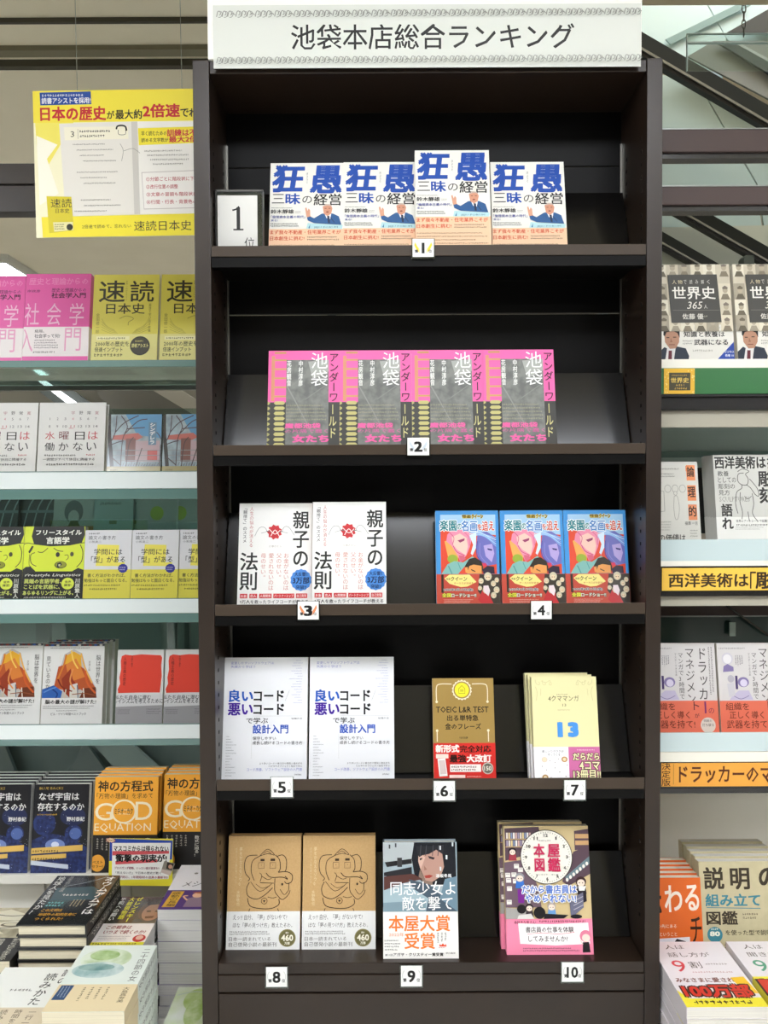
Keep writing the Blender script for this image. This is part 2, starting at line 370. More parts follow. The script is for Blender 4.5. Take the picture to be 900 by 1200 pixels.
# ------------------------------------------------------------------ covers of the bookcase books
W_ = 'edebe3'; K = '1c1b1b'
def d_business():
    A = Art(52, 62, 832, 1180, .1285, .188, .4)
    bl = '1f4da8'
    A.t('狂', 85, 95, 405, 385, bl, .045, .12); A.t('愚', 480, 100, 795, 400, bl, .04, .1)
    A.v('きょうぐ', 428, 170, 455, 300, '555555')
    A.t('三', 75, 415, 205, 520, '444444'); A.t('昧', 220, 410, 370, 530, bl, .025); A.t('の', 395, 440, 495, 520, K, .0)
    A.t('経営', 515, 415, 805, 545, K, .012)
    A.t('鈴木靜雄', 65, 590, 305, 635, '2a2a2a', .02); A.m(70, 562, 325, 580, 1, '555555'); A.m(322, 605, 385, 635, 2, '777777')
    A.t('「倫理資本主義の時代」', 68, 658, 425, 690, '2c3f9a', .01); A.t('来る!', 68, 700, 140, 725, '2c3f9a', .01)
    A.m(62, 738, 405, 785, 2, '444444', .6)
    A.p([(425, 575), (440, 570), (450, 610), (462, 580), (478, 600), (480, 660), (500, 690), (470, 710), (440, 670)], 'd9a184')
    A.p([(445, 680), (480, 670), (520, 690), (600, 640), (660, 632), (720, 640), (780, 670), (808, 765), (520, 745), (455, 715)], '27588f')
    A.p([(630, 640), (700, 640), (690, 700), (650, 690)], 'e6e6ea'); A.p([(655, 660), (680, 665), (688, 745), (668, 745)], '1d2c4a')
    A.p([(610, 560), (640, 530), (690, 535), (712, 580), (700, 640), (660, 668), (622, 640)], 'd29478')
    A.p([(612, 560), (640, 530), (690, 535), (705, 556), (660, 548)], 'c9b4a6'); A.r(630, 578, 650, 584, '5a3a2c'); A.r(672, 578, 692, 584, '5a3a2c'); A.e(660, 622, 14, 8, '8c4a3c')
    A.l([(690, 680), (735, 740)], 5, '222222'); A.p([(455, 745), (820, 768), (815, 812), (440, 808)], 'b5dbe0')
    A.p([(462, 800), (480, 760), (476, 805)], '2b6f9a'); A.t('JEJU FORUM', 520, 782, 770, 806, '3a6a80', .0)
    A.band(808, 'f3c9a4')
    A.t('まず我々不動産・住宅業界こそが', 62, 822, 800, 868, 'cf4a2c', .02); A.t('日本創生に挑む!', 62, 890, 420, 935, 'cf4a2c', .02)
    A.m(450, 885, 800, 940, 2, '5a3a2c', .5); A.m(62, 970, 800, 1120, 4, '5a3a2c', .3)
    return make_book(A, .016, W_, -1)
def d_under():
    A = Art(22, 45, 884, 1290, .1252, .188, .45)
    pk = 'f063a6'; ol = 'b3a24a'; gd = mat('5c5e5a', .5, kind='photo_print', h2='7a7c76', scale=60)
    A.r(22, 45, 884, 672, pk)
    for k in range(5):
        y = 110+k*110
        A.r(100, y+40, 240, y+62, 'c79a62'); A.r(60, y, 100, y+110, 'd08f6a')
    A.r(95, 60, 235, 85, 'c08f5c')
    A.r(22, 672, 884, 1290, '3b3a36')
    for k in range(9):
        y = 660+k*62; A.p([(95, y+22), (115, y), (210, y), (232, y+20), (210, y+42), (115, y+42)], 'c0b876'); A.p([(22, y), (50, y+16), (50, y+30), (22, y+48)], 'b5ad6c')
    A.r(240, 160, 750, 1290, gd)
    A.p([(500, 180), (750, 160), (750, 300), (560, 400)], 'a4a69f'); A.l([(250, 480), (330, 620), (480, 900), (560, 1050)], 14, '8c8e88'); A.l([(470, 340), (300, 480)], 8, '83857f'); A.l([(700, 480), (470, 640)], 8, '83857f')
    for tx, x in (('花房観音', 245), ('中村淳彦', 385)): A.v(tx, x, 165, x+56, 480, 'e8e8e2', .02)
    A.v('池袋', 530, 62, 745, 490, 'f4f4f0', .0)
    A.v('アンダーワ', 752, 70, 872, 672, '3a1c30', .008); A.v('ールド', 752, 690, 850, 1110, 'cfc98a', .01)
    A.m(245, 690, 745, 900, 5, 'a29f84', .4)
    A.v('魔都 新宿の裏で', 250, 920, 251, 921, pk) if 0 else None
    A.t('魔都池袋', 235, 925, 655, 985, pk, .03); A.t('の片隅で蠢く', 235, 995, 745, 1040, 'd0639a', .01); A.t('女たち', 330, 1065, 750, 1150, pk, .05)
    return make_book(A, .02, pk, 1)
def d_parent():
    A = Art(470, 72, 814, 594, .1285, .188, .35)
    A.v('人生の悩みが消える', 519, 88, 538, 290, 'b85a52'); A.v('「親捨て」のススメ', 488, 85, 508, 268, '4c4c4c', .01)
    A.v('親子の', 722, 108, 802, 390, '2c2d2c', .018); A.v('法則', 477, 312, 566, 500, '2c2d2c', .018)
    for x, s in (('お金がないのは', 682), ('父のせい。', 648), ('愛されないのは', 612), ('母のせい。', 575)): A.v(x, s, 318, s+26, 318+26*len(x), 'c98378')
    r = 'c4343a'
    A.star(638, 215, 36, 38, r, 9, .8); A.l([(612, 200), (640, 225), (665, 205)], 4, 'f0dcd8'); A.l([(620, 235), (640, 205), (660, 235)], 4, 'f0dcd8'); A.l([(545, 235), (565, 195), (590, 192), (600, 212), (575, 220)], 2, '8a8a88'); A.l([(732, 232), (705, 192), (684, 190), (675, 212), (700, 220)], 2, '8a8a88')
    A.l([(600, 210), (618, 214)], 4, '666666'); A.l([(660, 214), (675, 212)], 4, '666666')
    A.t('三凛さとし', 612, 280, 672, 290, '999088')
    A.star(765, 450, 50, 54, '4b86cf', 14, .93)
    A.t('大反響!!', 735, 412, 795, 432, '16325e', .02); A.t('3万部', 727, 436, 803, 468, '12294f', .03); A.t('突破!!', 742, 475, 790, 494, '16325e', .02)
    for a, b, tx in ((483, 517, 'お金'), (527, 563, '恋人'), (572, 630, '人間関係'), (638, 735, 'パートナーシップ'), (743, 795, '自己実現')):
        A.r(a, 515, b, 537, 'c9343a'); A.t(tx, a+4, 519, b-4, 533, 'f4e4e0', .01)
    A.t('9万人を救ったライフコーチが教える', 483, 545, 800, 564, '2c2c2c', .01); A.t('“真の問題解決法”', 557, 569, 727, 588, '2c2c2c', .01)
    S = Art(0, 0, 20, 522, .016, .188, .35); S.r(0, 0, 20, 522, 'b62a30'); S.v('親子の法則', 3, 60, 17, 260, 'f4e4e0')
    return make_book(A, .017, 'e9e8e4', -1, spine_art=S)
def d_comic():
    A = Art(50, 48, 778, 1165, .1108, .174, .2, .6)
    A.r(50, 48, 778, 1165, '3f8fd0'); A.r(105, 95, 745, 770, 'd84a34')
    A.p([(105, 95), (745, 95), (745, 330), (420, 300), (105, 260)], '9fc6e2'); A.p([(150, 400), (330, 330), (300, 640), (200, 640)], 'e6a85a'); A.e(240, 600, 60, 50, '93a83c')
    # pink haired figure
    A.p([(170, 400), (185, 320), (230, 280), (330, 265), (430, 290), (470, 360), (440, 470), (400, 560), (330, 640), (300, 560), (230, 450)], 'e58ba6')
    A.p([(235, 350), (330, 310), (405, 360), (420, 460), (395, 560), (300, 500), (250, 440)], 'f0c3b6'); A.p([(300, 390), (385, 365), (380, 392), (330, 415)], '8a3560'); A.p([(310, 560), (330, 640), (390, 600), (370, 560)], 'd0647c')
    A.l([(250, 450), (290, 520), (380, 560)], 6, 'b23a58'); A.l([(210, 300), (260, 360), (240, 440)], 8, 'c75a80'); A.l([(360, 280), (430, 350), (440, 450)], 8, 'cf6a8c')
    # blue figure
    A.p([(540, 300), (640, 290), (745, 360), (745, 660), (640, 680), (540, 600), (510, 470)], '6b6cb4')
    A.p([(600, 450), (700, 430), (722, 540), (690, 640), (620, 570)], 'b0a0d4'); A.p([(640, 480), (700, 492), (695, 510), (650, 500)], '33306c')
    for k in range(5): A.l([(440, 300+k*16), (540, 290+k*10), (640, 330+k*8), (745, 360+k*25)], 9, ['8fb8e6', 'c9dff2', '7fa6dc', 'a9cdee', '86aee0'][k])
    A.p([(440, 330), (520, 300), (510, 480), (470, 560), (450, 540), (480, 440)], 'd3e4f2'); A.l([(530, 400), (520, 560), (600, 660)], 10, '4c4a94'); A.l([(560, 420), (560, 560), (650, 670)], 8, '8583c4')
    # dark haired figure with teal sleeve
    A.p([(110, 770), (180, 660), (260, 625), (360, 640), (470, 570), (500, 600), (380, 680), (300, 770)], '7fb4ae'); A.l([(190, 680), (230, 770)], 12, '4f8c8c'); A.l([(300, 640), (330, 720)], 10, '5a9a98')
    A.p([(380, 680), (430, 600), (500, 585), (570, 630), (590, 700), (570, 770), (400, 770)], '2a2422'); A.p([(430, 680), (480, 665), (570, 680), (572, 768), (400, 768)], 'e39a56'); A.p([(450, 715), (500, 740), (495, 748), (450, 728)], '2a2422'); A.p([(380, 700), (410, 690), (415, 760), (385, 755)], 'e39a56')
    A.e(607, 665, 20, 18, 'd83a60'); A.p([(580, 720), (640, 680), (715, 690), (720, 770), (590, 770)], '2b2238')
    A.t('クイーン', 470, 92, 600, 138, '241c10', .03, out='e6c83c', ow=.09); A.t('怪盗', 360, 98, 460, 135, '241c10', .03, out='e6c83c', ow=.07)
    A.t('楽園', 100, 160, 290, 280, '2a7c86', .03, out='f2f6f4', ow=.06); A.t('の', 300, 200, 350, 265, '2a7c86', .03, out='f2f6f4', ow=.06); A.t('名画', 350, 165, 530, 285, '4a7fc0', .03, out='f2f6f4', ow=.06)
    A.t('を', 535, 205, 585, 270, 'c04a34', .03, out='f2f6f4', ow=.06); A.t('追え', 590, 170, 725, 280, 'c8432c', .03, out='f2f6f4', ow=.06)
    A.band(772, 'c04a3c')
    A.r(105, 775, 132, 980, '2a2420'); A.p([(545, 775), (778, 775), (778, 1100), (620, 1100), (520, 960)], '3b3430')
    A.p([(140, 820), (200, 778), (430, 778), (508, 860), (400, 912), (330, 918), (200, 880)], 'f0e08a')
    A.t('クイーン', 215, 800, 400, 850, '241c10', .02, .1); A.t('サーカスがお好き', 250, 862, 470, 886, 'b8402c', .01); A.t('怪盗', 160, 815, 208, 838, '241c10', .01)
    A.t('2022年6月17日(金)', 130, 930, 465, 965, '2c2c3a', .03, out='e8e4e0', ow=.06); A.t('全国', 112, 985, 212, 1030, 'e6e04a', .04, out='24401c', ow=.08); A.t('ロードショー!!', 218, 990, 500, 1030, 'f2ecd8', .04, out='3a1c14', ow=.08)
    A.p([(520, 1060), (560, 980), (600, 900), (650, 930), (660, 1030), (700, 1110), (560, 1100)], 'c03038')
    for x, y, q in ((640, 800, 44), (560, 850, 30), (700, 880, 30), (735, 950, 34), (545, 930, 24), (700, 1010, 32), (615, 950, 40), (740, 840, 26)):
        A.e(x, y, q, q*1.1, 'cfc4a8', 12); A.e(x, y+q*.25, q*.6, q*.6, 'e8cfae', 10); A.r(x-q*.4, y+q*.1, x-q*.15, y+q*.3, K); A.r(x+q*.15, y+q*.1, x+q*.4, y+q*.3, K)
    A.p([(585, 905), (640, 900), (660, 960), (640, 1020), (590, 970)], 'eddbe0'); A.m(130, 1050, 480, 1100, 3, 'f0d8c8', .3)
    return make_book(A, .017, '3f8fd0', 1)
def d_code():
    A = Art(456, 65, 828, 614, .149, .210, .25, .4)
    A.t('変更しやすいソフトウェアは', 486, 84, 676, 97, '8f93cc'); A.t('失敗から学ぼう', 486, 101, 595, 114, '8f93cc')
    for k in range(17):
        wd = [30, 42, 48, 30, 52, 36, 22, 60, 28, 44, 50, 38, 26, 48, 34, 20, 40][k]; A.m(805-wd, 76+k*12, 806, 82+k*12, 1, 'a3a6ce', .5)
    A.t('良い', 482, 213, 586, 266, '2a5cb8', .035); A.t('コード', 592, 217, 722, 264, '26262a', .035); A.l([(748, 215), (730, 262)], 1, '999999')
    A.t('悪い', 480, 273, 586, 326, '4a2a98', .035); A.t('コード', 592, 277, 724, 324, '26262a', .035)
    A.t('で学ぶ', 560, 338, 655, 364, '26262a', .01); A.t('設計入門', 590, 369, 744, 408, '3a5fc0', .025); A.t('仙塲大也', 758, 338, 805, 346, '444444')
    A.t('保守しやすい', 590, 422, 692, 438, '333338'); A.t('成長し続けるコードの書き方', 590, 442, 808, 458, '333338')
    A.r(590, 330, 806, 331, 'c8c8c8'); A.r(585, 410, 586, 520, 'cccccc')
    for k in range(15): A.m(474, 418+k*12.3, 474+[18, 24, 30, 46, 26, 40, 48, 22, 34, 18, 26, 44, 30, 50, 34][k], 424+k*12.3, 1, '77777c', .5)
    A.t('より良いコードの書き方や開発の進め方を', 622, 536, 808, 545, '555555'); A.t('ただ今やオブジェクト指向で学ぶ', 662, 548, 808, 557, '555555')
    A.t('コード改善、ソフトウェア設計の入門書', 568, 560, 808, 574, '8f93cc'); A.t('技術評論社', 775, 586, 806, 593, '444444')
    return make_book(A, .02, 'e8e9ec', -1)
def d_gold():
    A = Art(57, 70, 297, 460, .107, .174, .3, .4)
    A.r(57, 70, 297, 460, 'a18448')
    for s in (-1, 1):
        cx = 172
        A.l([(cx+s*40, 92), (cx+s*85, 92), (cx+s*100, 105), (cx+s*100, 165)], 3.5, 'e9dfc4'); A.l([(cx+s*100, 265), (cx+s*100, 312)], 3.5, 'e9dfc4')
        for yy in (160, 270): A.e(cx+s*100, yy, 5, 5, 'e9dfc4', 10)
    A.star(172, 115, 40, 40, 'e9dfc4', 18, .9); A.e(172, 115, 33, 33, 'a18448'); A.e(172, 115, 28, 28, 'f0e23a')
    A.l([(160, 110), (172, 98), (184, 110), (184, 128), (160, 128), (160, 110)], 3, 'a8a020', False); A.r(165, 112, 179, 122, 'c8c030')
    A.t('TOEIC L&R TEST', 69, 179, 275, 201, '2a2418', .015); A.t('出る単特急', 112, 211, 234, 233, '2a2418', .015); A.t('金のフレーズ', 104, 243, 244, 265, '2a2418', .015); A.t('TEX加藤', 158, 293, 192, 301, '3c3420')
    A.band(317, 'd4302a')
    A.t('新形式', 66, 324, 156, 352, 'f4ece4', .045); A.t('完全対応', 160, 326, 280, 352, '2a100c', .03); A.t('最強', 120, 361, 182, 389, '2a100c', .04); A.t('大改訂', 186, 361, 280, 389, 'f4ece4', .045)
    A.p([(66, 358), (114, 358), (114, 374), (66, 374)], 'f4dcd0'); A.p([(72, 376), (102, 374), (110, 440), (78, 442)], 'f2f0ec'); A.p([(76, 382), (100, 380), (106, 432), (82, 434)], 'd9c8c4')
    A.r(120, 397, 240, 425, 'f6eee8'); A.m(124, 400, 236, 422, 2, '703028', .6); A.e(266, 412, 22, 22, 'c9c2b4'); A.e(266, 412, 18, 18, '6b665a'); A.t('150', 252, 404, 280, 420, 'e8e0d0', .03)
    A.r(117, 436, 178, 447, 'f0d4cc'); A.m(184, 438, 245, 446, 1, 'f0c4bc', .5)
    return make_book(A, .016, 'a18448', 1)
def d_cream():
    A = Art(112, 60, 714, 1140, .112, .182, .4)
    sc_ = 'c9c292'
    for s in (-1, 1):
        for k in range(3): A.l([(412+s*(265-k*70), 90+k*4), (412+s*(255-k*60), 130+k*5), (412+s*(225-k*55), 140), (412+s*(230-k*55), 110)], 5, sc_)
        A.l([(412+s*265, 160), (412+s*250, 220), (412+s*262, 300)], 5, sc_); A.l([(412+s*215, 180), (412+s*220, 250)], 4, sc_); A.l([(412+s*130, 95), (412+s*170, 120), (412+s*210, 100)], 5, sc_)
    A.t('リラックマ', 340, 230, 460, 247, '777055') if 0 else A.m(340, 230, 460, 247, 1, '8d8768', .6)
    A.t('4クママンガ', 262, 250, 545, 305, '3a3528', .0); A.t('13', 392, 332, 425, 357, '4a4436'); A.m(345, 385, 470, 400, 1, '9a9474', .5)
    A.t('1', 340, 525, 380, 650, '4a90d8', .08); A.t('3', 445, 525, 515, 650, '4a90d8', .08)
    A.band(757, 'f0eef0')
    A.r(428, 757, 714, 1100, 'c76a9c'); A.r(112, 1100, 714, 1140, 'ddd3a0')
    A.t('楽しいワクワクが', 185, 788, 385, 812, '4a4a4a', .01); A.t('やってくる', 238, 822, 350, 845, '4a4a4a', .01)
    for x, y, c in ((205, 880, 'd9c8b8'), (388, 878, 'b88a58'), (207, 1052, 'b08448')): A.e(x, y, 28, 28, c, 14); A.e(x, y, 16, 16, 'e6d2b0', 12)
    for x, y in ((253, 890), (300, 908), (333, 875), (185, 945), (220, 980), (412, 935), (395, 1045), (260, 1055), (300, 960), (340, 1000)): A.e(x, y, 5, 6, '9a9490', 8)
    A.t('♥', 470, 778, 500, 795, 'f0d0e0') if 0 else None; A.m(505, 778, 665, 795, 1, 'f0d0e0', .7)
    for tx, a, b, c, d in (('だらだら', 468, 820, 705, 885), ('4コマ', 525, 905, 705, 978), ('13冊目!!', 465, 985, 712, 1068)): A.t(tx, a, b, c, d, 'efe6b8', .03, out='4a3426', ow=.08)
    return make_book(A, .015, 'e0d9a6', -1, page='e8e0e4')
def d_elephant():
    A = Art(25, 95, 712, 1137, .1285, .188, .55)
    A.r(25, 95, 712, 1137, mat('ba9662', .7, kind='kraft_paper', h2='c09c68', scale=300)); k = '3a2a1c'
    A.v('夢をかなえるゾウ0', 128, 200, 158, 560, 'd8c49a'); A.v('水野敬也', 110, 600, 142, 740, 'd8c49a'); A.v('ガネーシャと夢を食べるバク', 90, 205, 112, 540, 'cdb88c')
    L = lambda p_, w=7: A.l(p_, w, k)
    L([(330, 280), (255, 330), (245, 430), (275, 510)]); L([(470, 275), (510, 320), (518, 400), (500, 435)])
    L([(300, 275), (210, 285), (180, 350), (190, 440), (230, 490), (215, 515)]); L([(480, 290), (540, 275), (575, 320), (575, 400), (560, 432)])
    L([(325, 280), (395, 220), (462, 275), (400, 262), (325, 282)], 6); L([(355, 262), (395, 240), (430, 262)], 5)
    A.r(330, 310, 368, 332, k); A.r(425, 308, 468, 330, k)
    for a in (312, 420): A.l([(a, 345), (a+54, 345), (a+54, 398), (a, 398), (a, 345)], 4, k, False); A.r(a+24, 366, a+30, 372, k)
    L([(385, 440), (430, 480), (540, 480), (590, 500), (565, 470)]); L([(500, 435), (580, 430), (632, 460), (628, 520), (585, 540), (560, 520)]); L([(325, 440), (345, 465), (330, 520)], 5); L([(345, 470), (400, 500), (440, 490)], 5); L([(330, 530), (460, 535)], 6)
    L([(230, 525), (205, 580), (220, 650), (300, 680), (380, 640), (450, 575)]); L([(240, 520), (330, 610), (440, 540)], 5); L([(290, 540), (350, 580), (420, 560)], 4)
    L([(470, 490), (470, 600), (500, 650), (545, 685), (600, 640), (615, 600)], 6); L([(520, 590), (560, 640), (600, 600)], 5); L([(605, 530), (600, 600)], 6); A.e(540, 545, 9, 12, k)
    L([(215, 670), (240, 740), (330, 765), (440, 765), (510, 730), (510, 680)]); L([(405, 660), (450, 670), (490, 660)], 5)
    A.e(373, 697, 30, 30, k); A.e(373, 697, 25, 25, 'ba9662'); A.p([(360, 690), (386, 690), (373, 712)], k); L([(240, 765), (230, 792)], 6); L([(500, 765), (510, 792)], 6)
    A.band(792, 'e0e0de')
    A.t('えっ!? 自分、「夢」がないやて?', 84, 820, 590, 870, '38342e', .0, .05); A.t('ほな「夢の見つけ方」教えたるわ。', 84, 895, 640, 940, '38342e', .0, .05)
    A.m(55, 965, 495, 1005, 2, '6a665e', .6); A.t('日本一読まれている', 50, 1022, 440, 1060, '56524a', .0); A.t('自己啓発小説の最新刊', 50, 1070, 495, 1110, '56524a', .0)
    A.e(594, 1033, 80, 80, '8a8358'); A.e(594, 1033, 72, 72, '6b663e'); A.t('460', 540, 1005, 648, 1058, 'f0ecd8', .03); A.t('累計', 578, 978, 608, 994, 'e8e4d0', .02); A.t('万部', 570, 1068, 618, 1092, 'f0ecd8', .03)
    return make_book(A, .024, 'ba9662', -1, True)
def d_sniper():
    A = Art(112, 148, 650, 990, .1285, .188, .2, .7)
    A.r(112, 148, 650, 655, mat('8fa3ad', .2, .7, kind='painted_print', h2='a9b7bd', scale=30)); A.p([(112, 148), (360, 148), (330, 320), (112, 290)], 'b4bbbd')
    A.p([(340, 150), (640, 150), (645, 560), (560, 460), (430, 470), (340, 390), (320, 270)], '22242a')
    A.p([(372, 225), (430, 190), (540, 200), (556, 330), (530, 400), (470, 440), (420, 430), (385, 350)], 'b99183')
    A.p([(372, 225), (420, 260), (385, 350), (368, 290)], 'd4b0a0'); A.p([(350, 180), (560, 170), (550, 240), (500, 205), (450, 235), (400, 245), (375, 260)], '2a2b30')
    for x in (390, 430, 480, 520): A.l([(x, 170), (x-8, 250)], 5, '4a4a50')
    A.p([(440, 250), (490, 262), (480, 278), (448, 268)], '3a3236'); A.p([(378, 268), (398, 262), (396, 276), (380, 282)], '3a3236'); A.p([(410, 320), (432, 350), (412, 356)], '9c7264'); A.p([(412, 395), (450, 388), (474, 396), (450, 412), (420, 412)], 'a3443c')
    A.p([(380, 350), (420, 430), (470, 440), (470, 460), (430, 470), (370, 400)], '8a7468')
    A.p([(125, 295), (320, 270), (322, 305), (140, 330)], '2a2a2c'); A.r(215, 262, 250, 330, '3a3a3c'); A.p([(118, 370), (320, 330), (322, 385), (200, 405), (118, 395)], '2c2c30')
    A.p([(118, 400), (330, 380), (400, 420), (250, 450), (118, 500)], '5a3a36'); A.p([(300, 420), (450, 460), (640, 600), (645, 655), (400, 655)], '4a5a68')
    A.p([(560, 420), (645, 400), (648, 655), (520, 560)], '6f8a9a'); A.p([(112, 500), (300, 470), (440, 560), (420, 650), (112, 650)], 'a3b9c2'); A.p([(112, 590), (420, 575), (420, 655), (112, 655)], '7f97a2')
    for x, y in ((160, 180), (205, 170), (530, 190), (620, 165), (575, 260), (530, 345)): A.p([(x-6, y-16), (x+6, y-14), (x+5, y+16), (x-6, y+14)], 'd9dfe2' if x > 500 else '4a4c50')
    A.t('逢坂冬馬', 495, 382, 608, 408, 'f0f0f0', .02); A.t('同志少女よ', 165, 435, 635, 535, 'f4f4f2', .005); A.t('敵を撃て', 250, 545, 612, 645, 'f4f4f2', .005)
    A.band(655, 'edebe6')
    A.t('本屋大賞', 152, 682, 590, 795, 'e87a30', .02); A.t('受賞', 265, 808, 480, 920, 'e87a30', .02); A.t('2022年', 153, 806, 262, 832, 'e87a30', .0)
    A.m(120, 850, 235, 935, 4, '555555', .45); A.m(490, 805, 570, 880, 3, '444444', .4, True)
    A.p([(512, 905), (515, 886), (525, 896), (538, 882), (550, 896), (560, 886), (564, 905)], 'e04a28'); A.m(508, 908, 566, 916, 1, 'a04a38', .8)
    A.t('第11回', 124, 955, 178, 970, '333333', .01); A.t('アガサ・クリスティー賞受賞', 183, 948, 540, 972, '2a2a2a', .02); A.t('早川書房', 558, 945, 626, 958, '333333')
    return make_book(A, .028, '8a97a0', -1, True)
def d_clock():
    A = Art(188, 95, 742, 950, .149, .210, .4)
    A.r(188, 95, 742, 950, 'cfb98a')
    br = '5a4650'; A.p([(195, 110), (420, 100), (440, 240), (300, 300), (195, 330)], br); 
    for r_ in range(2):
        for k in range(11): A.r(205+k*15, 140+r_*52, 216+k*15, 180+r_*52, ['d8d0c4', '9a8fa6', 'c9a8a0', 'e6e2da', '7f8fae', 'd4c08c'][(k*5+r_) % 6])
        A.r(200, 181+r_*52, 430, 187+r_*52, 'c0a070')
    A.p([(650, 130), (742, 115), (742, 250), (650, 260)], br)
    for r_ in range(2): A.r(655, 150+r_*45, 742, 180+r_*45, 'c9a070')
    A.p([(640, 270), (742, 230), (742, 420), (600, 500), (560, 470)], br); A.p([(742, 300), (742, 350), (590, 470), (580, 440)], '6a7f86')
    for k in range(7): A.e(592+k*22, 458-k*18, 9, 13, 'e6e2d8', 10)
    A.p([(188, 340), (330, 320), (400, 500), (420, 640), (188, 640)], '6d5864')
    for x, y in ((192, 410), (232, 408), (196, 445), (240, 450), (196, 590), (250, 350), (275, 375), (200, 500)): A.r(x, y, x+32, y+30, 'e8e4dc'); A.r(x+4, y+6, x+28, y+10, '9a8a90')
    def kid(x, y, q, hair, face='f0d8c8', bod='8a3440'):
        A.p([(x-q*.8, y+q*.7), (x+q*.8, y+q*.7), (x+q, y+q*2.4), (x-q, y+q*2.4)], bod); A.e(x, y, q, q, hair, 16); A.e(x, y+q*.25, q*.75, q*.7, face, 14); A.r(x-q*.4, y+q*.15, x-q*.2, y+q*.35, K); A.r(x+q*.2, y+q*.15, x+q*.4, y+q*.35, K)
    kid(243, 265, 26, '2a2226', bod='a03a48'); kid(285, 440, 30, '8f8f94', bod='3a6fc0'); A.p([(268, 520), (312, 520), (308, 610), (270, 610)], '7a2a8c')
    kid(680, 470, 34, '3c2626', bod='2a2428'); A.p([(650, 520), (710, 510), (712, 600), (690, 610), (664, 600)], '26222a'); A.p([(660, 500), (712, 500), (700, 530), (665, 530)], 'e8e4e0')
    A.p([(188, 640), (330, 655), (350, 715), (188, 715)], 'a3a09c'); kid(340, 640, 26, '2a2226', bod='3c3438'); kid(484, 632, 28, 'b0a49c', bod='6a9ad0'); A.e(405, 675, 38, 40, '1f1c1e', 18); A.e(290, 650, 30, 30, '1f1c1e', 16); A.p([(270, 690), (350, 680), (370, 715), (260, 715)], 'd8d4d0')
    A.p([(440, 680), (590, 690), (560, 712), (430, 715)], '1f1c22'); A.p([(600, 590), (690, 540), (690, 640), (620, 700), (605, 690)], '6a6a80'); 
    for k in range(3): A.l([(625, 600+k*28), (688, 568+k*28)], 5, 'b0aeb8')
    A.e(640, 700, 38, 14, '1f1c22', 14)
    A.e(462, 303, 170, 184, '3a3634', 48); A.e(462, 303, 165, 179, 'ece8dc', 48)
    for k in range(60):
        a = math.radians(k*6); l_ = .93 if k % 5 else .9; x, y = math.sin(a), -math.cos(a); A.l([(462+x*155, 303+y*170), (462+x*155*l_*1.02, 303+y*170*l_*1.02)], 2.5, '3a3634')
    for n in range(1, 13):
        a = math.radians(n*30); x, y = 462+math.sin(a)*133, 303-math.cos(a)*146; A.t(str(n), x-(6 if n < 10 else 12), y-10, x+(6 if n < 10 else 12), y+10, '3a3634', .03)
    A.v('本図', 378, 210, 452, 402, 'c22f58', .03); A.v('屋鑑', 468, 208, 552, 404, 'c22f58', .03); A.m(408, 185, 510, 196, 1, '77716a', .7); A.t('いまがわ・ゆい', 405, 412, 520, 427, '6a645e')
    A.t('だから書店員は', 296, 490, 648, 546, '4f74c4', .03, out='f4f2ee', ow=.09); A.t('やめられない!', 315, 552, 640, 604, '4f74c4', .03, out='f4f2ee', ow=.09)
    A.band(716, 'f08aa8')
    A.t('本好きな皆さん!', 240, 728, 380, 750, '5a2030', .02); A.m(400, 722, 732, 742, 1, '5a2030', .6)
    A.p([(265, 745), (480, 752), (715, 742), (722, 880), (500, 890), (275, 878)], 'f6f2f0'); A.t('書店員の仕事を体験', 312, 768, 620, 805, '3a2c30', .015); A.t('してみませんか?', 328, 828, 580, 866, '3a2c30', .01); A.l([(320, 815), (420, 808), (520, 815), (625, 805)], 3, 'e0506a')
    A.m(290, 900, 660, 930, 2, '5a2030', .5)
    A.e(695, 830, 38, 40, 'e0809a', 18); A.e(697, 842, 26, 26, 'f6dcd0', 16); A.p([(675, 870), (715, 868), (722, 935), (672, 936)], '1f1c1e'); A.l([(660, 855), (675, 885)], 5, 'e8c8bc')
    return make_book(A, .017, 'c9b68c', -1)

def place(hand, px, level, label, group, row=None, y=YF+.045, dz=0, lean=LEAN, yaw=0):
    r = row or 576+(level_row[level]-576); p = at(px, r, y)
    return hand((p.x, y, SH[level]+dz), (-lean, 0, yaw), label, group)
level_row = [290, 522, 708, 912, 1118]
# level 1
b1 = Put(d_business())
for px, lb, dz, y in ((358.5, 'leftmost of four', 0, 0), (446, 'second from left of four', .001, 0), (532, 'raised highest, behind number one card', .016, -.012), (622, 'rightmost of four', 0, 0)):
    place(b1, px, 0, 'white paperback with blue brush lettering and a suited man, '+lb, 'blue lettered books on the top shelf', y=YF+.045+y, dz=dz)
b2 = Put(d_under())
for px, lb in ((355, 'leftmost of four'), (440.5, 'second from left of four'), (526, 'third from left of four'), (611, 'rightmost of four')):
    place(b2, px, 1, 'pink and grey paperback on the second shelf, '+lb, 'pink books on the second shelf', dz=.0015)
b3 = Put(d_parent())
place(b3, 321, 2, 'white book with red ball of hands and blue seal, left copy, third shelf', 'white and red books on the third shelf', dz=.001)
place(b3, 409, 2, 'white book with red ball of hands and blue seal, right copy, third shelf', 'white and red books on the third shelf', y=YF+.035, dz=.003)
b4 = Put(d_comic())
for px, lb in ((549.5, 'leftmost of three'), (626.5, 'middle one of three'), (702, 'rightmost of three')):
    place(b4, px, 2, 'glossy blue comic paperback with pink and blue haired figures, '+lb, 'comic paperbacks on the third shelf', y=YF+.05)
b5 = Put(d_code())
place(b5, 309, 3, 'large white paperback with blue and purple lettering, left copy, fourth shelf', 'large white books on the fourth shelf')
place(b5, 412, 3, 'large white paperback with blue and purple lettering, right copy, fourth shelf', 'large white books on the fourth shelf')
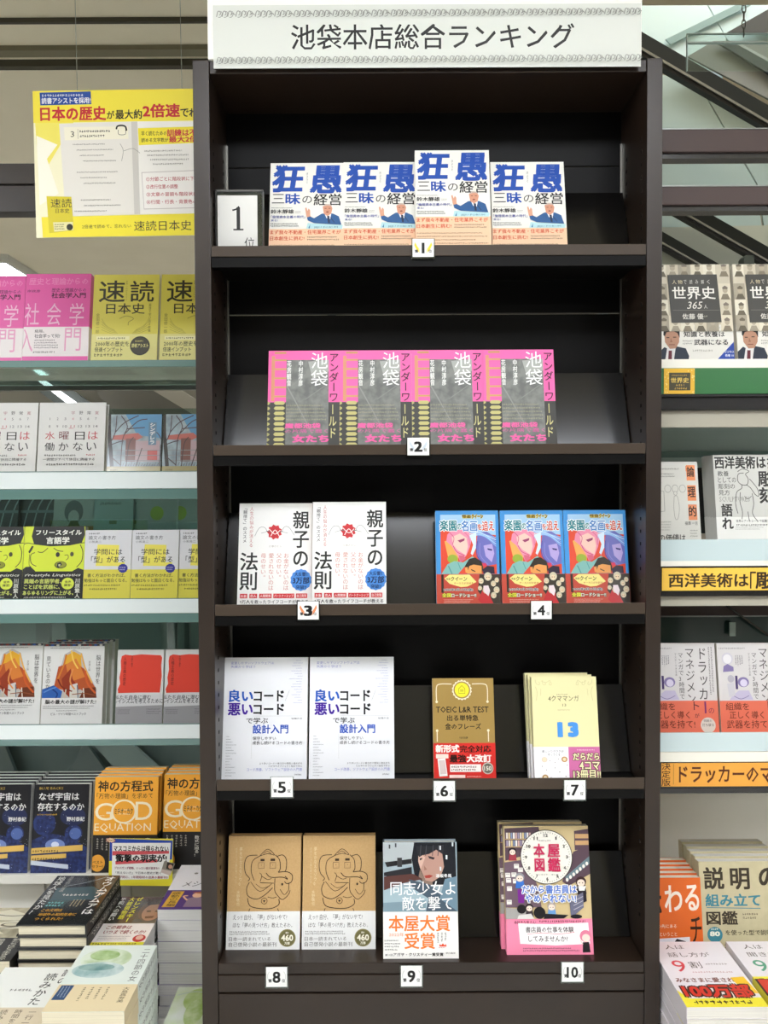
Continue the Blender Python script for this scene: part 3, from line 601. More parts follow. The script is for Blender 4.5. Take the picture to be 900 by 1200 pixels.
place(Put(d_gold()), 545, 3, 'gold vocabulary paperback with red paper band on the fourth shelf', None, y=YF+.035)
b7 = Put(d_cream())
place(b7, 666, 3, 'cream paperback with blue number 13 and pink band, front copy', 'cream books on the fourth shelf', y=YF+.008, dz=.0)
for k in range(2): place(b7, 662-k*3.5, 3, 'cream paperback behind the front cream copy, '+('second in the stack' if k == 0 else 'last in the stack'), 'cream books on the fourth shelf', y=YF+.008+.0165*(k+1), lean=LEAN+math.radians(2.2*(k+1)))
b8 = Put(d_elephant())
place(b8, 308, 4, 'tan hardback with an elephant line drawing and white band, left copy, bottom level', 'tan hardbacks on the bottom level', y=YF+.042)
place(b8, 397, 4, 'tan hardback with an elephant line drawing and white band, right copy, bottom level', 'tan hardbacks on the bottom level', y=YF+.042)
place(Put(d_sniper()), 493.5, 4, 'glossy novel with a dark haired girl aiming a rifle, white band with orange characters', None, y=YF+.012)
b10 = Put(d_clock())
place(b10, 645, 4, 'illustrated book with a round clock face title and pink band, front copy', 'clock cover books on the bottom level', y=YF+.022, row=1118)
place(b10, 638, 4, 'illustrated clock cover book with pink band, leaning behind the front copy', 'clock cover books on the bottom level', y=YF+.0405, row=1118)

# ------------------------------------------------------------------ left glass shelving
glass = glass_mat('d4e6e1', .08); gedge = mat('64857f', .12, .6); white_r = mat('e3ebea', .18, .5); steel = mat('8f9490', .3, metal=.7)
def slab_pts(pts, Y, th):                    # a flat panel with its true outline, standing at distance Y
    P = [at(x, y, Y) for x, y in pts]; return [(p.x, p.z) for p in P], Y, Y+th
YL = 1.78; xL0, xL1, xL2 = -1.25, xa-.004, -.12
uL = thing('glass_shelving', 'glass shelving with white front rails on the left of the dark bookcase', 'shelving', (0, 0, 0))
zL = []
for k, (r0, r1, rail) in enumerate(((422, 430, None), (573, 585, 553), (719, 730, 702), (866, 874, 849))):
    za, zb_ = at(120, r0, YL).z, at(120, r1, YL).z; zL.append(za)
    s = MB().box(xL0, xL2, YL+.004, YL+.32, zb_, za-.0005, glass).build('glass_shelf', uL)
    MB().box(xL0, xL2, YL, YL+.004, zb_, za, gedge).build('shelf_edge', s, .001)
    if rail:
        zr = at(120, rail, YL).z
        MB().box(xL0, xL2, YL-.002, YL+.0, za+.0005, zr, white_r).build('front_rail', s, .0008)
        MB().box(xL0, xL2, YL-.0025, YL+.001, zr, zr+.0015, gedge).build('rail_edge', s)
    else:
        MB().box(xL0, xL2, YL+.3, YL+.316, zb_-.012, zb_-.001, steel).build('support_bar', s)
zsup = at(100, 248, YL+.1).z
for a, b in ((191, 215), (217, 248)): MB().box(xL0, xL2, YL+.1, YL+.14, at(100, b, YL+.1).z, at(100, a, YL+.1).z, case_m).build('top_rail', uL, .001)
for x in (xL0, xL2-.02): MB().box(x, x+.02, YL+.33, YL+.35, .0, at(100, 191, YL).z, steel).build('post', uL)
MB().box(xL0, xL2, YL+.345, YL+.35, at(100, 905, YL).z, at(100, 460, YL).z, glass_mat('e2efec', .07)).build('back_glass', uL)

def d_pink():
    A = Art(118, 122, 392, 530, .146, .211, .3)
    p = 'e763ac'
    A.t('歴史と理論からの', 132, 140, 380, 172, 'f08cc4', .02); A.t('岸政彦', 125, 194, 180, 206, '5a2040'); A.t('歴史と理論からの', 228, 187, 374, 205, '3a1c30'); A.t('社会学入門', 228, 208, 372, 232, '3a1c30', .02)
    for tx, x in (('社', 120), ('会', 212), ('学', 308)): A.t(tx, x, 255, x+60, 355, 'f5c0dc')
    A.band(362, 'efe6e6')
    A.t('入', 105, 370, 160, 475, 'e7a0c4'); A.t('門', 292, 368, 360, 470, 'e7a0c4'); A.t('結局、', 166, 374, 205, 388, '40363c', .01); A.t('社会学って何?', 166, 394, 272, 412, '40363c', .01)
    A.m(165, 416, 275, 460, 4, '5a4a52', .5); A.m(162, 468, 275, 480, 1, '5a4a52', .6); A.r(118, 494, 392, 530, p)
    return make_book(A, .02, p, 1)
def d_speed():
    A = Art(415, 133, 694, 530, .147, .2085, .35, .3)
    y = 'e0d458'; k = '2c2a14'
    A.t('速', 440, 160, 548, 255, k, .01); A.t('読', 572, 162, 672, 255, k, .01); A.t('日本史', 472, 262, 635, 308, k, .01)
    A.v('金田修一郎', 430, 305, 446, 396, '8a7e30'); A.v('最速で学び直す教養', 652, 262, 664, 390, '8a7e30'); A.v('世界一わかりやすい', 552, 160, 560, 250, '8a7e30')
    for s in (-1, 1):
        for q in range(5): A.l([(555+s*100, 330+q*12), (555+s*(80-q*6), 360+q*9), (555+s*(45-q*4), 380+q*4)], 1.6, 'b0a43c')
    A.l([(530, 330), (560, 318), (590, 330), (570, 345), (568, 360)], 2.5, '9a8e34')
    A.band(398, 'e3db8a')
    A.r(435, 408, 575, 424, 'efe9b4'); A.m(442, 411, 568, 421, 1, '6a6430', .7); A.t('2000年の歴史を', 433, 430, 574, 452, k, .01); A.t('倍速インプット', 430, 456, 548, 476, k, .01); A.m(428, 480, 570, 498, 1, '6a6430', .6)
    A.e(621, 450, 42, 42, '25241c'); A.e(621, 450, 37, 37, '3a382c'); A.t('読者アシスト', 586, 440, 656, 458, 'e3db8a', .02); A.m(600, 424, 642, 434, 1, 'cfc770', .6)
    return make_book(A, .021, y, -1)
def d_wed():
    A = Art(160, 163, 447, 568, .15, .197, .4)
    k = '33302f'; r = 'c04a52'
    for i, c in enumerate('宇野常寛'): A.t(c, 298+i*34, 204, 314+i*34, 220, 'a8686c' if i in (0, 3) else k)
    for j in range(2):
        for i in range(7):
            n = str(1+i+7*j); x = 207+i*33; A.t(n, x-(3.5 if len(n) < 2 else 9)*(.6 if n == '1' else 1), 234+j*36, x+(3.5 if len(n) < 2 else 9)*(.6 if n == '1' else 1), 246+j*36, 'c06a70' if i == 3 else '6a6664')
    A.r(290, 284, 312, 286, r)
    for tx, x, y, c in (('水', 190, 300, r), ('曜', 250, 300, '7a3a40'), ('日', 318, 302, k), ('は', 375, 300, r), ('働', 190, 352, k), ('か', 250, 352, k), ('な', 312, 352, k), ('い', 370, 352, k)): A.t(tx, x, y, x+42, y+38, c, .0)
    A.m(190, 405, 335, 418, 1, '6a6664', .6); A.m(370, 402, 410, 418, 1, r, .4); A.t('一週間がすべて休日に隣接する', 185, 424, 408, 438, '44403e'); A.m(200, 445, 410, 462, 1, '6a6664', .5)
    return make_book(A, .022, 'dbd9d4', -1, True)
def d_tree():
    A = Art(65, 50, 553, 660, .12, .169, .15, .7)
    A.r(65, 50, 553, 480, mat('7f8d94', .15, .7, kind='sky_print', h2='a3b4bd', scale=35)); A.p([(220, 50), (553, 50), (553, 250), (330, 220)], '5d93bb')
    A.p([(110, 225), (340, 205), (385, 240), (330, 265), (110, 260)], 'b8655e'); A.r(320, 270, 540, 440, 'b59aa0'); A.r(430, 350, 520, 430, 'c05a58'); A.r(230, 250, 320, 440, '7a4f4c')
    for k in range(3): A.r(100, 345+k*42, 553, 351+k*42, '8c8f92')
    A.l([(70, 50), (75, 200), (95, 350), (110, 480)], 34, '2b2a2d')
    for P in ([(80, 300), (130, 200), (140, 60)], [(90, 250), (60, 120)], [(100, 400), (190, 470)], [(130, 200), (210, 120), (340, 60)], [(190, 480), (200, 260), (240, 150), (180, 60)], [(210, 220), (330, 110), (420, 90)], [(240, 170), (400, 160)], [(100, 300), (160, 280), (210, 270)], [(553, 260), (520, 210), (470, 180)], [(540, 480), (553, 300)], [(240, 480), (260, 300), (300, 240)], [(330, 480), (380, 330)]): A.l(P, 8, '4a3a3e')
    for k in range(14): A.l([(210+k*24, 478), (222+k*24, 445+(k*7) % 20)], 4, '5a4a4c')
    A.r(436, 118, 508, 305, '5f7f96'); A.v('シンデレラ', 445, 120, 495, 300, 'e4e6e6', .03)
    A.band(480, 'a89b6c'); A.m(95, 500, 180, 514, 1, '5a5234', .6); A.m(95, 524, 400, 542, 1, '5a5234', .6)
    return make_book(A, .02, '4a4c50', 1)
def d_free():
    A = Art(75, 75, 830, 1120, .137, .186, .35)
    y = 'd3e03a'; k = '2a2b28'; L = lambda P, w=9: A.l(P, w, k)
    A.p([(190, 75), (815, 75), (828, 180), (790, 290), (640, 320), (400, 330), (200, 305), (165, 200)], k); L([(75, 300), (120, 288), (200, 300)]); L([(780, 290), (830, 285)])
    A.t('フリースタイル', 218, 120, 785, 185, 'ececE0'.lower(), .025); A.t('言語学', 350, 212, 635, 298, 'ecece0', .03)
    A.p([(175, 320), (195, 330), (180, 370), (150, 420), (132, 400)], k); L([(215, 408), (165, 440), (175, 540), (240, 582)]); L([(150, 430), (150, 560), (175, 590)], 6); L([(250, 398), (310, 405), (375, 350)]); L([(445, 352), (500, 385), (565, 395)]); L([(775, 310), (810, 400), (800, 520), (740, 595)])
    A.e(500, 435, 25, 31, k); A.e(676, 430, 23, 29, '4a4b30'); L([(585, 445), (625, 440), (632, 480), (605, 505)], 7)
    A.e(540, 565, 75, 46, k); A.e(542, 563, 66, 39, '8f9430'); A.p([(500, 545), (540, 532), (560, 560), (520, 600), (495, 595)], k); A.p([(515, 560), (540, 555), (535, 585), (515, 580)], 'c9cc9c')
    A.p([(75, 620), (110, 590), (170, 585), (235, 645), (75, 700)], k); A.p([(690, 645), (760, 605), (830, 630), (830, 700)], k)
    A.band(648, '1f201e')
    A.t('Freestyle Linguistics', 106, 675, 795, 720, 'd8d8cc', .01, .2)
    A.t('異端の言語学者、', 100, 742, 560, 800, 'c7cf6a', .035); A.t('ことばを武器に、', 100, 815, 545, 870, 'c7cf6a', .035); A.t('あらゆるリングに上がる。', 90, 890, 715, 945, 'c7cf6a', .035)
    A.e(640, 802, 78, 74, 'dbe650'); A.t('音声', 605, 765, 680, 795, '4a4c20', .02); A.t('練習!', 598, 805, 685, 838, '4a4c20', .02); A.v('川原繁人', 730, 735, 795, 985, 'dcdcd0', .02)
    A.m(100, 960, 715, 985, 1, 'c9c9bc', .7)
    return make_book(A, .019, y, -1)
def d_essay():
    A = Art(357, 197, 572, 566, .105, .177, .35)
    A.m(373, 208, 440, 218, 1, '555555', .7); A.t('論文の書き方', 372, 223, 498, 243, '3c3c40'); A.t('小熊英二', 373, 247, 432, 258, '555555')
    A.p([(415, 265), (515, 268), (513, 350), (545, 350), (540, 368), (410, 366)], 'e8dc5c'); A.t('学問には', 400, 286, 530, 314, '2f3136', .01); A.t('「型」がある', 388, 321, 545, 352, '2f3136', .01)
    A.band(383, 'ddd24e');
    A.t('書く方法がわかれば、', 374, 402, 548, 419, '3a3a2c', .01); A.t('勉強はもっと面白くなる。', 360, 425, 556, 443, '3a3a2c', .01); A.m(360, 450, 556, 462, 1, '5a562c', .6); A.m(385, 467, 530, 480, 1, '5a562c', .6)
    A.star(536, 378, 23, 22, '2f3190', 12, .93); A.m(520, 368, 552, 388, 2, 'c8c8e4', .5)
    return make_book(A, .012, 'd9d8da', -1)
def d_brain():
    A = Art(178, 128, 425, 552, .137, .193, .25, .5)
    k = '33302e'; A.r(178, 128, 425, 140, '4a4a50')
    for q in range(11): A.e(190+q*22, 135, 7, 5, ['8a3a30', '3a5a9a', 'c9c4bc', '6a3a3a'][q % 4], 8)
    A.p([(262, 180), (300, 155), (335, 175), (350, 240), (385, 320), (400, 350), (395, 392), (240, 392), (235, 330), (250, 240)], 'b9b3ac')
    A.p([(265, 190), (300, 165), (330, 185), (335, 250), (262, 250)], 'dba32e'); A.p([(240, 240), (300, 215), (345, 250), (392, 340), (350, 362), (300, 330), (270, 355), (225, 340)], 'b0522a')
    A.p([(270, 230), (310, 200), (330, 240), (350, 290), (300, 310), (280, 280)], 'd07a34'); A.p([(255, 300), (290, 250), (300, 300), (330, 350), (290, 390), (265, 360)], '8f3620'); A.p([(290, 330), (320, 320), (330, 392), (290, 392)], 'cfc8be')
    A.p([(178, 350), (225, 330), (260, 360), (255, 392), (178, 392)], '2f5ea8'); A.p([(350, 345), (395, 340), (400, 392), (330, 392)], '6a3420')
    for P, w_, c in (([(270, 180), (262, 230), (240, 300)], 7, 'c9742c'), ([(330, 175), (350, 250), (380, 320)], 6, 'e0a850'), ([(290, 160), (300, 210), (320, 250)], 6, 'e8c058'), ([(240, 300), (260, 340), (300, 360)], 6, '7a2c1c'), ([(350, 260), (360, 320), (395, 370)], 8, 'c85a28'), ([(300, 250), (290, 310), (310, 350)], 6, 'd8884a'), ([(320, 330), (325, 392)], 4, '5a6a7a'), ([(345, 345), (350, 392)], 4, 'e0d4c0'), ([(275, 350), (270, 392)], 5, 'c8b49c'), ([(215, 345), (240, 370), (235, 392)], 6, '1c3c7c'), ([(185, 365), (210, 350), (235, 340)], 5, '5c88c8'), ([(300, 375), (350, 370), (395, 380)], 4, '8a4a2c')): A.l(P, w_, c)
    A.v('脳は世界を', 392, 182, 412, 325, k); A.v('見ているのか', 190, 188, 210, 350, k); A.v('どう', 240, 175, 258, 235, 'd9d4cc', .01)
    A.m(205, 144, 400, 152, 1, '6a6660', .6); A.v('意識と脳', 362, 212, 371, 262, '77726a')
    A.band(394, 'dfdedb'); A.t('脳の最大の謎が解けた!', 193, 400, 398, 421, '22201f', .03); A.m(185, 426, 400, 446, 2, '66625e', .5); A.m(240, 448, 330, 457, 1, '66625e', .6); A.t('ビル・ゲイツ年間ベストブック', 218, 462, 360, 476, '33302e', .01)
    return make_book(A, .026, 'dbdad6', -1)
def d_red():
    A = Art(497, 165, 699, 549, .105, .177, .3)
    A.p([(515, 196), (530, 188), (560, 192), (600, 187), (650, 190), (685, 192), (692, 204), (688, 240), (692, 290), (686, 372), (600, 372), (505, 374), (502, 355), (512, 330), (508, 300), (514, 260), (511, 220)], 'dc4636')
    A.v('人種主義の歴史', 523, 200, 537, 338, '4a1c18'); A.v('平野千果子', 556, 195, 565, 250, '4a1c18')
    A.band(380, 'd4d3d4'); A.t('私たち自身に潜む', 491, 384, 648, 404, '33323a', .01, .1); A.t('レイシズムを考えるために', 490, 400, 700, 424, '33323a', .01, .1)
    A.p([(497, 440), (699, 432), (699, 549), (497, 549)], '9c9a9c'); A.m(505, 450, 560, 476, 3, '55535a', .4); A.m(630, 446, 692, 476, 3, '55535a', .4)
    return make_book(A, .012, 'd8d7d4', -1)
def seth(A, row, Y, z): pass
GA = math.radians(9)
def putL(hand, pl, pr, k, label, group, y=YL+.065, T=0):
    p = at((pl+pr)/2, 600, y); return hand((p.x, y, zL[k]+.0012), (-GA, 0, 0), label, group)
h = Put(d_pink()); putL(h, -49, 28, 0, 'pink sociology paperback at the left picture edge on the top glass shelf', 'pink books on the left', y=YL+.08); putL(h, 28, 105, 0, 'pink sociology paperback standing beside the yellow books', 'pink books on the left')
h = Put(d_speed()); putL(h, 108, 186, 0, 'yellow history paperback beside the pink books, fully visible', 'yellow books on the left'); putL(h, 188, 266, 0, 'yellow history paperback partly hidden by the dark bookcase post', 'yellow books on the left')
h = Put(d_wed()); putL(h, -39, 41, 1, 'white calendar lettered hardback cut off by the left picture edge', 'calendar books on the left'); putL(h, 41.5, 121.5, 1, 'white calendar lettered hardback beside the bare tree photo paperback', 'calendar books on the left')
h = Put(d_tree()); putL(h, 124, 188, 1, 'glossy paperback with bare trees and blue sky, left copy', 'bare tree books on the left'); putL(h, 189, 253, 1, 'glossy paperback with bare trees, partly behind the bookcase post', 'bare tree books on the left')
h = Put(d_free()); putL(h, -50, 22, 2, 'lime and black cartoon face paperback cut off by the left picture edge', 'lime cartoon books'); putL(h, 22.5, 94.5, 2, 'lime and black cartoon face paperback beside the white and yellow books', 'lime cartoon books')
h = Put(d_essay()); 
for q, (a, l) in enumerate(((95, 'leftmost of three, beside the cartoon face'), (151, 'middle one of three'), (207, 'rightmost of three, cut by the bookcase'))): putL(h, a, a+55, 2, 'white and yellow essay writing paperback, '+l, 'white and yellow books on the left', y=YL+.065-(.004 if q == 1 else 0))
h = Put(d_brain()); putL(h, -31, 43, 3, 'white book with orange and yellow painting cut by the left picture edge', 'brain books on the left'); putL(h, 42.5, 116, 3, 'white book with orange and yellow painting, front copy beside the spines', 'brain books on the left', y=YL+.055)
for q in range(2): putL(h, 48+q*8, 122+q*8, 3, 'white book behind the painted cover front copy, '+('middle of the stack' if q == 0 else 'hindmost of the stack'), 'brain books on the left', y=YL+.055+.0275*(q+1))
h = Put(d_red()); putL(h, 131, 187, 3, 'small white paperback with red panel, left copy', 'red panel books on the left'); putL(h, 188, 244, 3, 'small white paperback with red panel, right copy beside the bookcase post', 'red panel books on the left')

# poster hanging at the upper left
def d_poster():
    A = Art(160, 408, 1000, 1040, .3695, .278, .35)
    y = 'f3e23c'; k = '2b2a26'; r = 'c8303c'
    A.r(160, 408, 1000, 1040, 'f5f0cc'); A.p([(160, 408), (420, 408), (300, 600), (200, 760), (172, 640)], 'f3e66a'); A.r(160, 408, 1000, 545, 'f4e24a'); A.p([(172, 600), (262, 640), (215, 700), (262, 850), (178, 900)], 'faf6e4')
    A.p([(190, 415), (412, 413), (414, 468), (192, 470)], '2b4fa0'); A.m(200, 421, 405, 434, 1, 'e8ecf4', .7); A.t('読書アシストを採用!', 198, 438, 410, 464, 'f2f4f8', .02)
    A.t('日本の歴史', 192, 478, 475, 536, r, .035); A.t('が', 480, 498, 512, 532, k, .02); A.t('最大約', 518, 494, 632, 534, k, .02); A.t('2倍速', 638, 472, 796, 528, r, .035); A.t('で', 800, 494, 835, 528, k, .02); A.t('わかる', 838, 494, 950, 528, k, .02)
    A.p([(272, 550), (600, 545), (603, 945), (290, 948)], 'e9e5dc'); A.p([(600, 545), (960, 552), (960, 945), (603, 945)], 'f2efe8'); A.p([(585, 546), (612, 546), (615, 944), (590, 944)], 'd0ccc4')
    A.p([(292, 566), (570, 566), (572, 620), (295, 622)], 'f3eed8'); A.t('3', 321, 584, 336, 608, k); A.r(352, 574, 353.5, 616, '8a867c'); A.m(360, 578, 515, 590, 1, k, .7); A.m(360, 598, 475, 610, 1, k, .7)
    A.l([(520, 578), (525, 565), (545, 562), (560, 568), (564, 585)], 7, k); A.l([(528, 580), (530, 600), (558, 600), (560, 580)], 2, k)
    for q in range(13):
        yy = 636+q*24; 
        if q in (4, 8, 9): continue
        A.m(330+(q % 4)*14, yy, 480+(q*37 % 70), yy+8, 1, '77726a', .6)
    A.l([(535, 640), (548, 670), (540, 715)], 1.5, '77726a'); A.l([(550, 672), (590, 662), (620, 682)], 1.5, '77726a')
    A.p([(614, 575), (960, 570), (960, 640), (616, 648)], 'f3e23c'); A.t('早く読むための', 628, 588, 738, 608, k, .01); A.t('訓練は不要', 740, 582, 900, 612, r, .03); A.t('読める文字数が', 628, 618, 745, 636, k, .01); A.t('最大2倍に', 748, 612, 905, 638, r, .03)
    for q in range(4): A.m(640+q*12, 668+q*19, 840, 678+q*19, 1, '88837a', .6)
    A.p([(625, 765), (960, 757), (960, 922), (632, 925)], 'c8c0bc'); A.p([(628, 768), (960, 760), (960, 919), (634, 922)], 'f4f0ea')
    for q, tx in enumerate(('①分節ごとに階段状に下げて表示', '②改行位置の調整', '③文章の冒頭も階段状にする', '④行間・行長・背景色の調整')): A.t(tx, 645, 786+q*33, [930, 782, 905, 905][q], 804+q*33, 'b8404a', .01)
    A.p([(186, 952), (1000, 945), (1000, 1040), (190, 1040)], y)
    A.p([(210, 862), (318, 866), (325, 1012), (218, 1022)], 'd8c832'); A.t('速読', 228, 874, 318, 912, k, .0); A.t('日本史', 248, 916, 308, 936, k, .0); A.p([(236, 975), (322, 975), (324, 1010), (240, 1016)], 'e9e2a8'); A.m(242, 980, 290, 1008, 3, '5a5430', .5); A.e(308, 997, 14, 14, '2a2a20')
    A.t('2倍速で読めて、忘れない', 362, 988, 575, 1004, k, .0); A.t('速読日本史', 588, 975, 838, 1018, k, .0)
    return A
A = d_poster(); Yp = 1.60; p = at(43.5+ (A.W/2)*F/Yp, 277, Yp)
t = thing('poster', 'yellow and white advertising poster hanging left of the dark bookcase near the top', 'poster', (p.x, Yp, p.z))
b = MB().box(-A.W/2, A.W/2, 0, .003, 0, A.H, mat('f5f0d8', .4)); A.emit(b, A.cov)
b.build('printed_board', t)
for s in (-1, 1): MB().tube([(s*.1, .0015, A.H), (s*.1, .0015, CEIL-p.z)], .0006, steel, 6).build('hanging_wire', t)
t.rotation_euler = (0, math.radians(-.6), 0)

# ------------------------------------------------------------------ lower left: ledge, leaning stacks and flat piles
white_p = mat('dcdad2', .5, kind='white_laminate', h2='d6d4cb', scale=5); zE = at(70, 1023, 1.75).z; zT = EYE-1.0
t = thing('display_ledge', 'white laminate display ledge and low table on the left of the bookcase', 'table', (0, 0, 0))
MB().box(xL0, xL2, 1.742, 2.04, zE-.02, zE-.0005, white_p).build('ledge_top', t, .001)
MB().box(xL0, xL2, 1.80, 1.815, zT, zE-.02, white_p).build('front_panel', t)
MB().box(xL0, xL2, 2.04, 2.055, zE-.02, at(60, 906, 2.04).z, white_p).build('back_board', t)
MB().box(xL0, xL1, .95, 1.5515, zT-.03, zT-.0005, white_p).box(xL0, xL2, 1.5515, 2.05, zT-.03, zT-.0005, white_p).build('table_top', t, .001)
for k in range(5):
    x = xL0+.12+k*.19; MB().box(x-.001, x+.001, 1.797, 1.80, zT, zE-.02, mat('b8b6ae', .5)).build('panel_joint', t)
for x in (xL0, xL1-.04): MB().box(x, x+.04, 1.0, 1.04, 0, zT-.03, steel).build('leg', t)
def d_cosmos():
    A = Art(137, 165, 362, 535, .119, .1835, .3, .3)
    nb = mat('14182c', .3, .3, kind='speck', h2='16203e', scale=400); A.r(137, 165, 362, 535, '17171c')
    gal = mat('2a3a70', .3, .3, kind='night_print', h2='16204a', scale=120)
    A.e(185, 330, 46, 50, gal); A.e(305, 372, 36, 36, gal); A.e(312, 372, 24, 24, '5066a0'); A.e(300, 300, 52, 40, '20294e'); A.p([(137, 400), (200, 370), (260, 380), (330, 410), (362, 430), (362, 535), (137, 535)], gal); A.e(232, 420, 40, 26, '6f84bc'); A.e(232, 418, 16, 12, 'd0d8ee')
    random.seed(3)
    for q in range(60): x, y = random.uniform(140, 360), random.uniform(290, 530); A.r(x, y, x+1.6, y+1.6, 'c8d2ee')
    A.t('BLUE BACKS', 160, 176, 256, 187, 'b89a4c'); A.t('なぜ宇宙は', 160, 200, 322, 232, 'e4e4e2', .015); A.t('存在するのか', 155, 243, 345, 276, 'e4e4e2', .015)
    A.m(155, 287, 245, 296, 1, 'c9a23a', .7); A.t('野村泰紀', 276, 302, 348, 320, 'e4e4e2', .02)
    A.p([(137, 432), (345, 418), (345, 442), (137, 456)], 'd9b25c'); A.p([(137, 462), (280, 454), (280, 472), (137, 484)], 'd9b25c'); A.p([(137, 482), (290, 500), (290, 518), (137, 500)], 'c2cad8')
    for a, b in ((425, 14), (458, 12)): A.m(142, a+12, 270, a+24, 1, '4a3a1c', .7)
    return make_book(A, .0175, '1b1c22', -1, page='f2f1ec')
def d_god():
    A = Art(405, 122, 692, 533, .137, .198, .35)
    o = 'f0a93c'; k = '2a241c'; wt = 'f6e6c4'
    A.t('神の方程式', 420, 138, 668, 185, k, .022); A.t('「万物の理論」を求めて', 415, 192, 668, 216, k, .0)
    A.t('G', 410, 235, 490, 310, wt, .0); A.e(540, 272, 58, 52, wt, 32); A.e(540, 272, 48, 45, o, 32); A.t('D', 592, 230, 668, 308, wt, .0); A.t('EQUATION', 410, 322, 664, 362, wt); A.m(432, 285, 458, 292, 1, wt, .6); A.m(512, 256, 575, 290, 2, 'f6e6c4', .3); A.t('ミチオ・カク', 498, 258, 580, 284, k, .01)
    A.band(372, '2b2a2a'); A.r(405, 372, 692, 374, k)
    A.v('宇宙のあらゆる', 640, 385, 662, 490, 'd9d6cc', .01); A.v('謎を解く、', 610, 388, 632, 470, 'd9d6cc', .01); A.v('たったひとつの', 580, 385, 602, 490, 'd9d6cc', .01); A.v('数式に迫る!', 550, 388, 572, 480, 'd9d6cc', .01)
    A.m(415, 385, 520, 440, 5, 'b8b4a8', .4, True); A.e(430, 492, 33, 36, 'e3a040'); A.t('ベスト', 408, 482, 452, 494, k, .02); A.t('セラー!', 406, 500, 454, 512, k, .02)
    return make_book(A, .0185, o, 1)
def lean_row(hand, cx, Y, z, lb, n, T, group, back_l=None, la=GA):
    for q in range(n):
        y = Y+q*(T+.0012)/math.cos(la); x = at(cx, 950, Y).x
        hand((x+.0015*(q % 2), y, z), (-la, 0, 0), lb if q == 0 else 'copy of the %s, %s from the front' % (back_l, ORD[q]), group)
h = Put(d_cosmos()); g_ = 'night sky paperbacks on the ledge'
lean_row(h, -2, 1.75, zE, 'night sky science paperback cut by the left picture edge, front copy', 5, .0175, g_, 'night sky paperback at the left picture edge')
lean_row(h, 67, 1.75, zE, 'night sky science paperback beside the orange book, front copy', 5, .0175, g_, 'night sky paperback beside the orange book')
h = Put(d_god()); g_ = 'orange paperbacks on the ledge'
lean_row(h, 144, 1.75, zE, 'orange paperback with large white letters behind the handwritten card, front copy', 4, .0185, g_, 'orange paperback behind the handwritten card')
lean_row(h, 226, 1.765, zE, 'orange paperback with large white letters beside the bookcase post, front copy', 4, .0185, g_, 'orange paperback beside the bookcase post')
# handwritten card
p0, p1 = at(164, 1040, 1.635), at(201, 1040, 1.635)
A = Art(170, 170, 670, 535, .135, .098, .4)
A.r(170, 170, 670, 535, 'e6da3c'); A.p([(172, 170), (668, 182), (664, 330), (172, 345)], '2a48a4'); A.p([(192, 205), (652, 200), (640, 480), (196, 492)], 'ecebe6')
A.p([(195, 268), (640, 262), (640, 284), (195, 302)], 'd2585e'); A.p([(220, 345), (548, 330), (548, 352), (222, 372)], 'd2585e')
A.t('マスコミからは得られない', 205, 225, 635, 270, K, .03); A.t('衝撃の現実が!', 222, 292, 622, 350, K, .04)
A.t('プロパガンダ戦略、いったい誰が真実を!!', 215, 388, 565, 408, '7a2440', .02); A.t('「見えない力」で日本の歴史が動く', 225, 425, 580, 445, '3a3a3c', .01); A.t('著者が挑む、1年間取材の迫真の最新刊!!', 205, 458, 635, 478, '8a2838', .02)
t = thing('handwritten_card', 'handwritten shop card with blue and yellow border standing before the orange books', 'card', (at(164, 1030, 1.73).x, 1.732, at(164, 1038, 1.732).z))
b = MB().box(-.0675, .0675, 0, .001, 0, .098, mat('e6da3c', .4)); A.emit(b, A.cov); b.build('card', t)
t.rotation_euler = (math.radians(-4), math.radians(.8), 0)
A = Art(0, 0, 100, 100, .022, .011); A.star(50, 50, 50, 50, 'c8483a', 12, .7); A.star(50, 50, 42, 42, 'f0e6c0', 12, .7); A.t('発見新刊!', 22, 36, 78, 66, '8a2820', .03)
b = MB(); A.emit(b, A.cov, -.0008); o_ = b.build('burst_sticker', t); o_.location = (-.065, 0, .089); o_.rotation_euler = (0, .1, 0)
A = Art(600, 310, 735, 445, .030, .030); A.p([(630, 305), (735, 330), (690, 445), (600, 415)], '8a8478'); A.p([(660, 320), (722, 335), (700, 395), (650, 380)], '2e2a26'); A.e(690, 362, 20, 20, 'c0927a', 12); A.p([(612, 385), (705, 405), (690, 445), (600, 415)], 'c9b6ac')
b = MB(); A.emit(b, A.cov, -.0008); o_ = b.build('photo_sticker', t); o_.location = (.058, 0, .022)

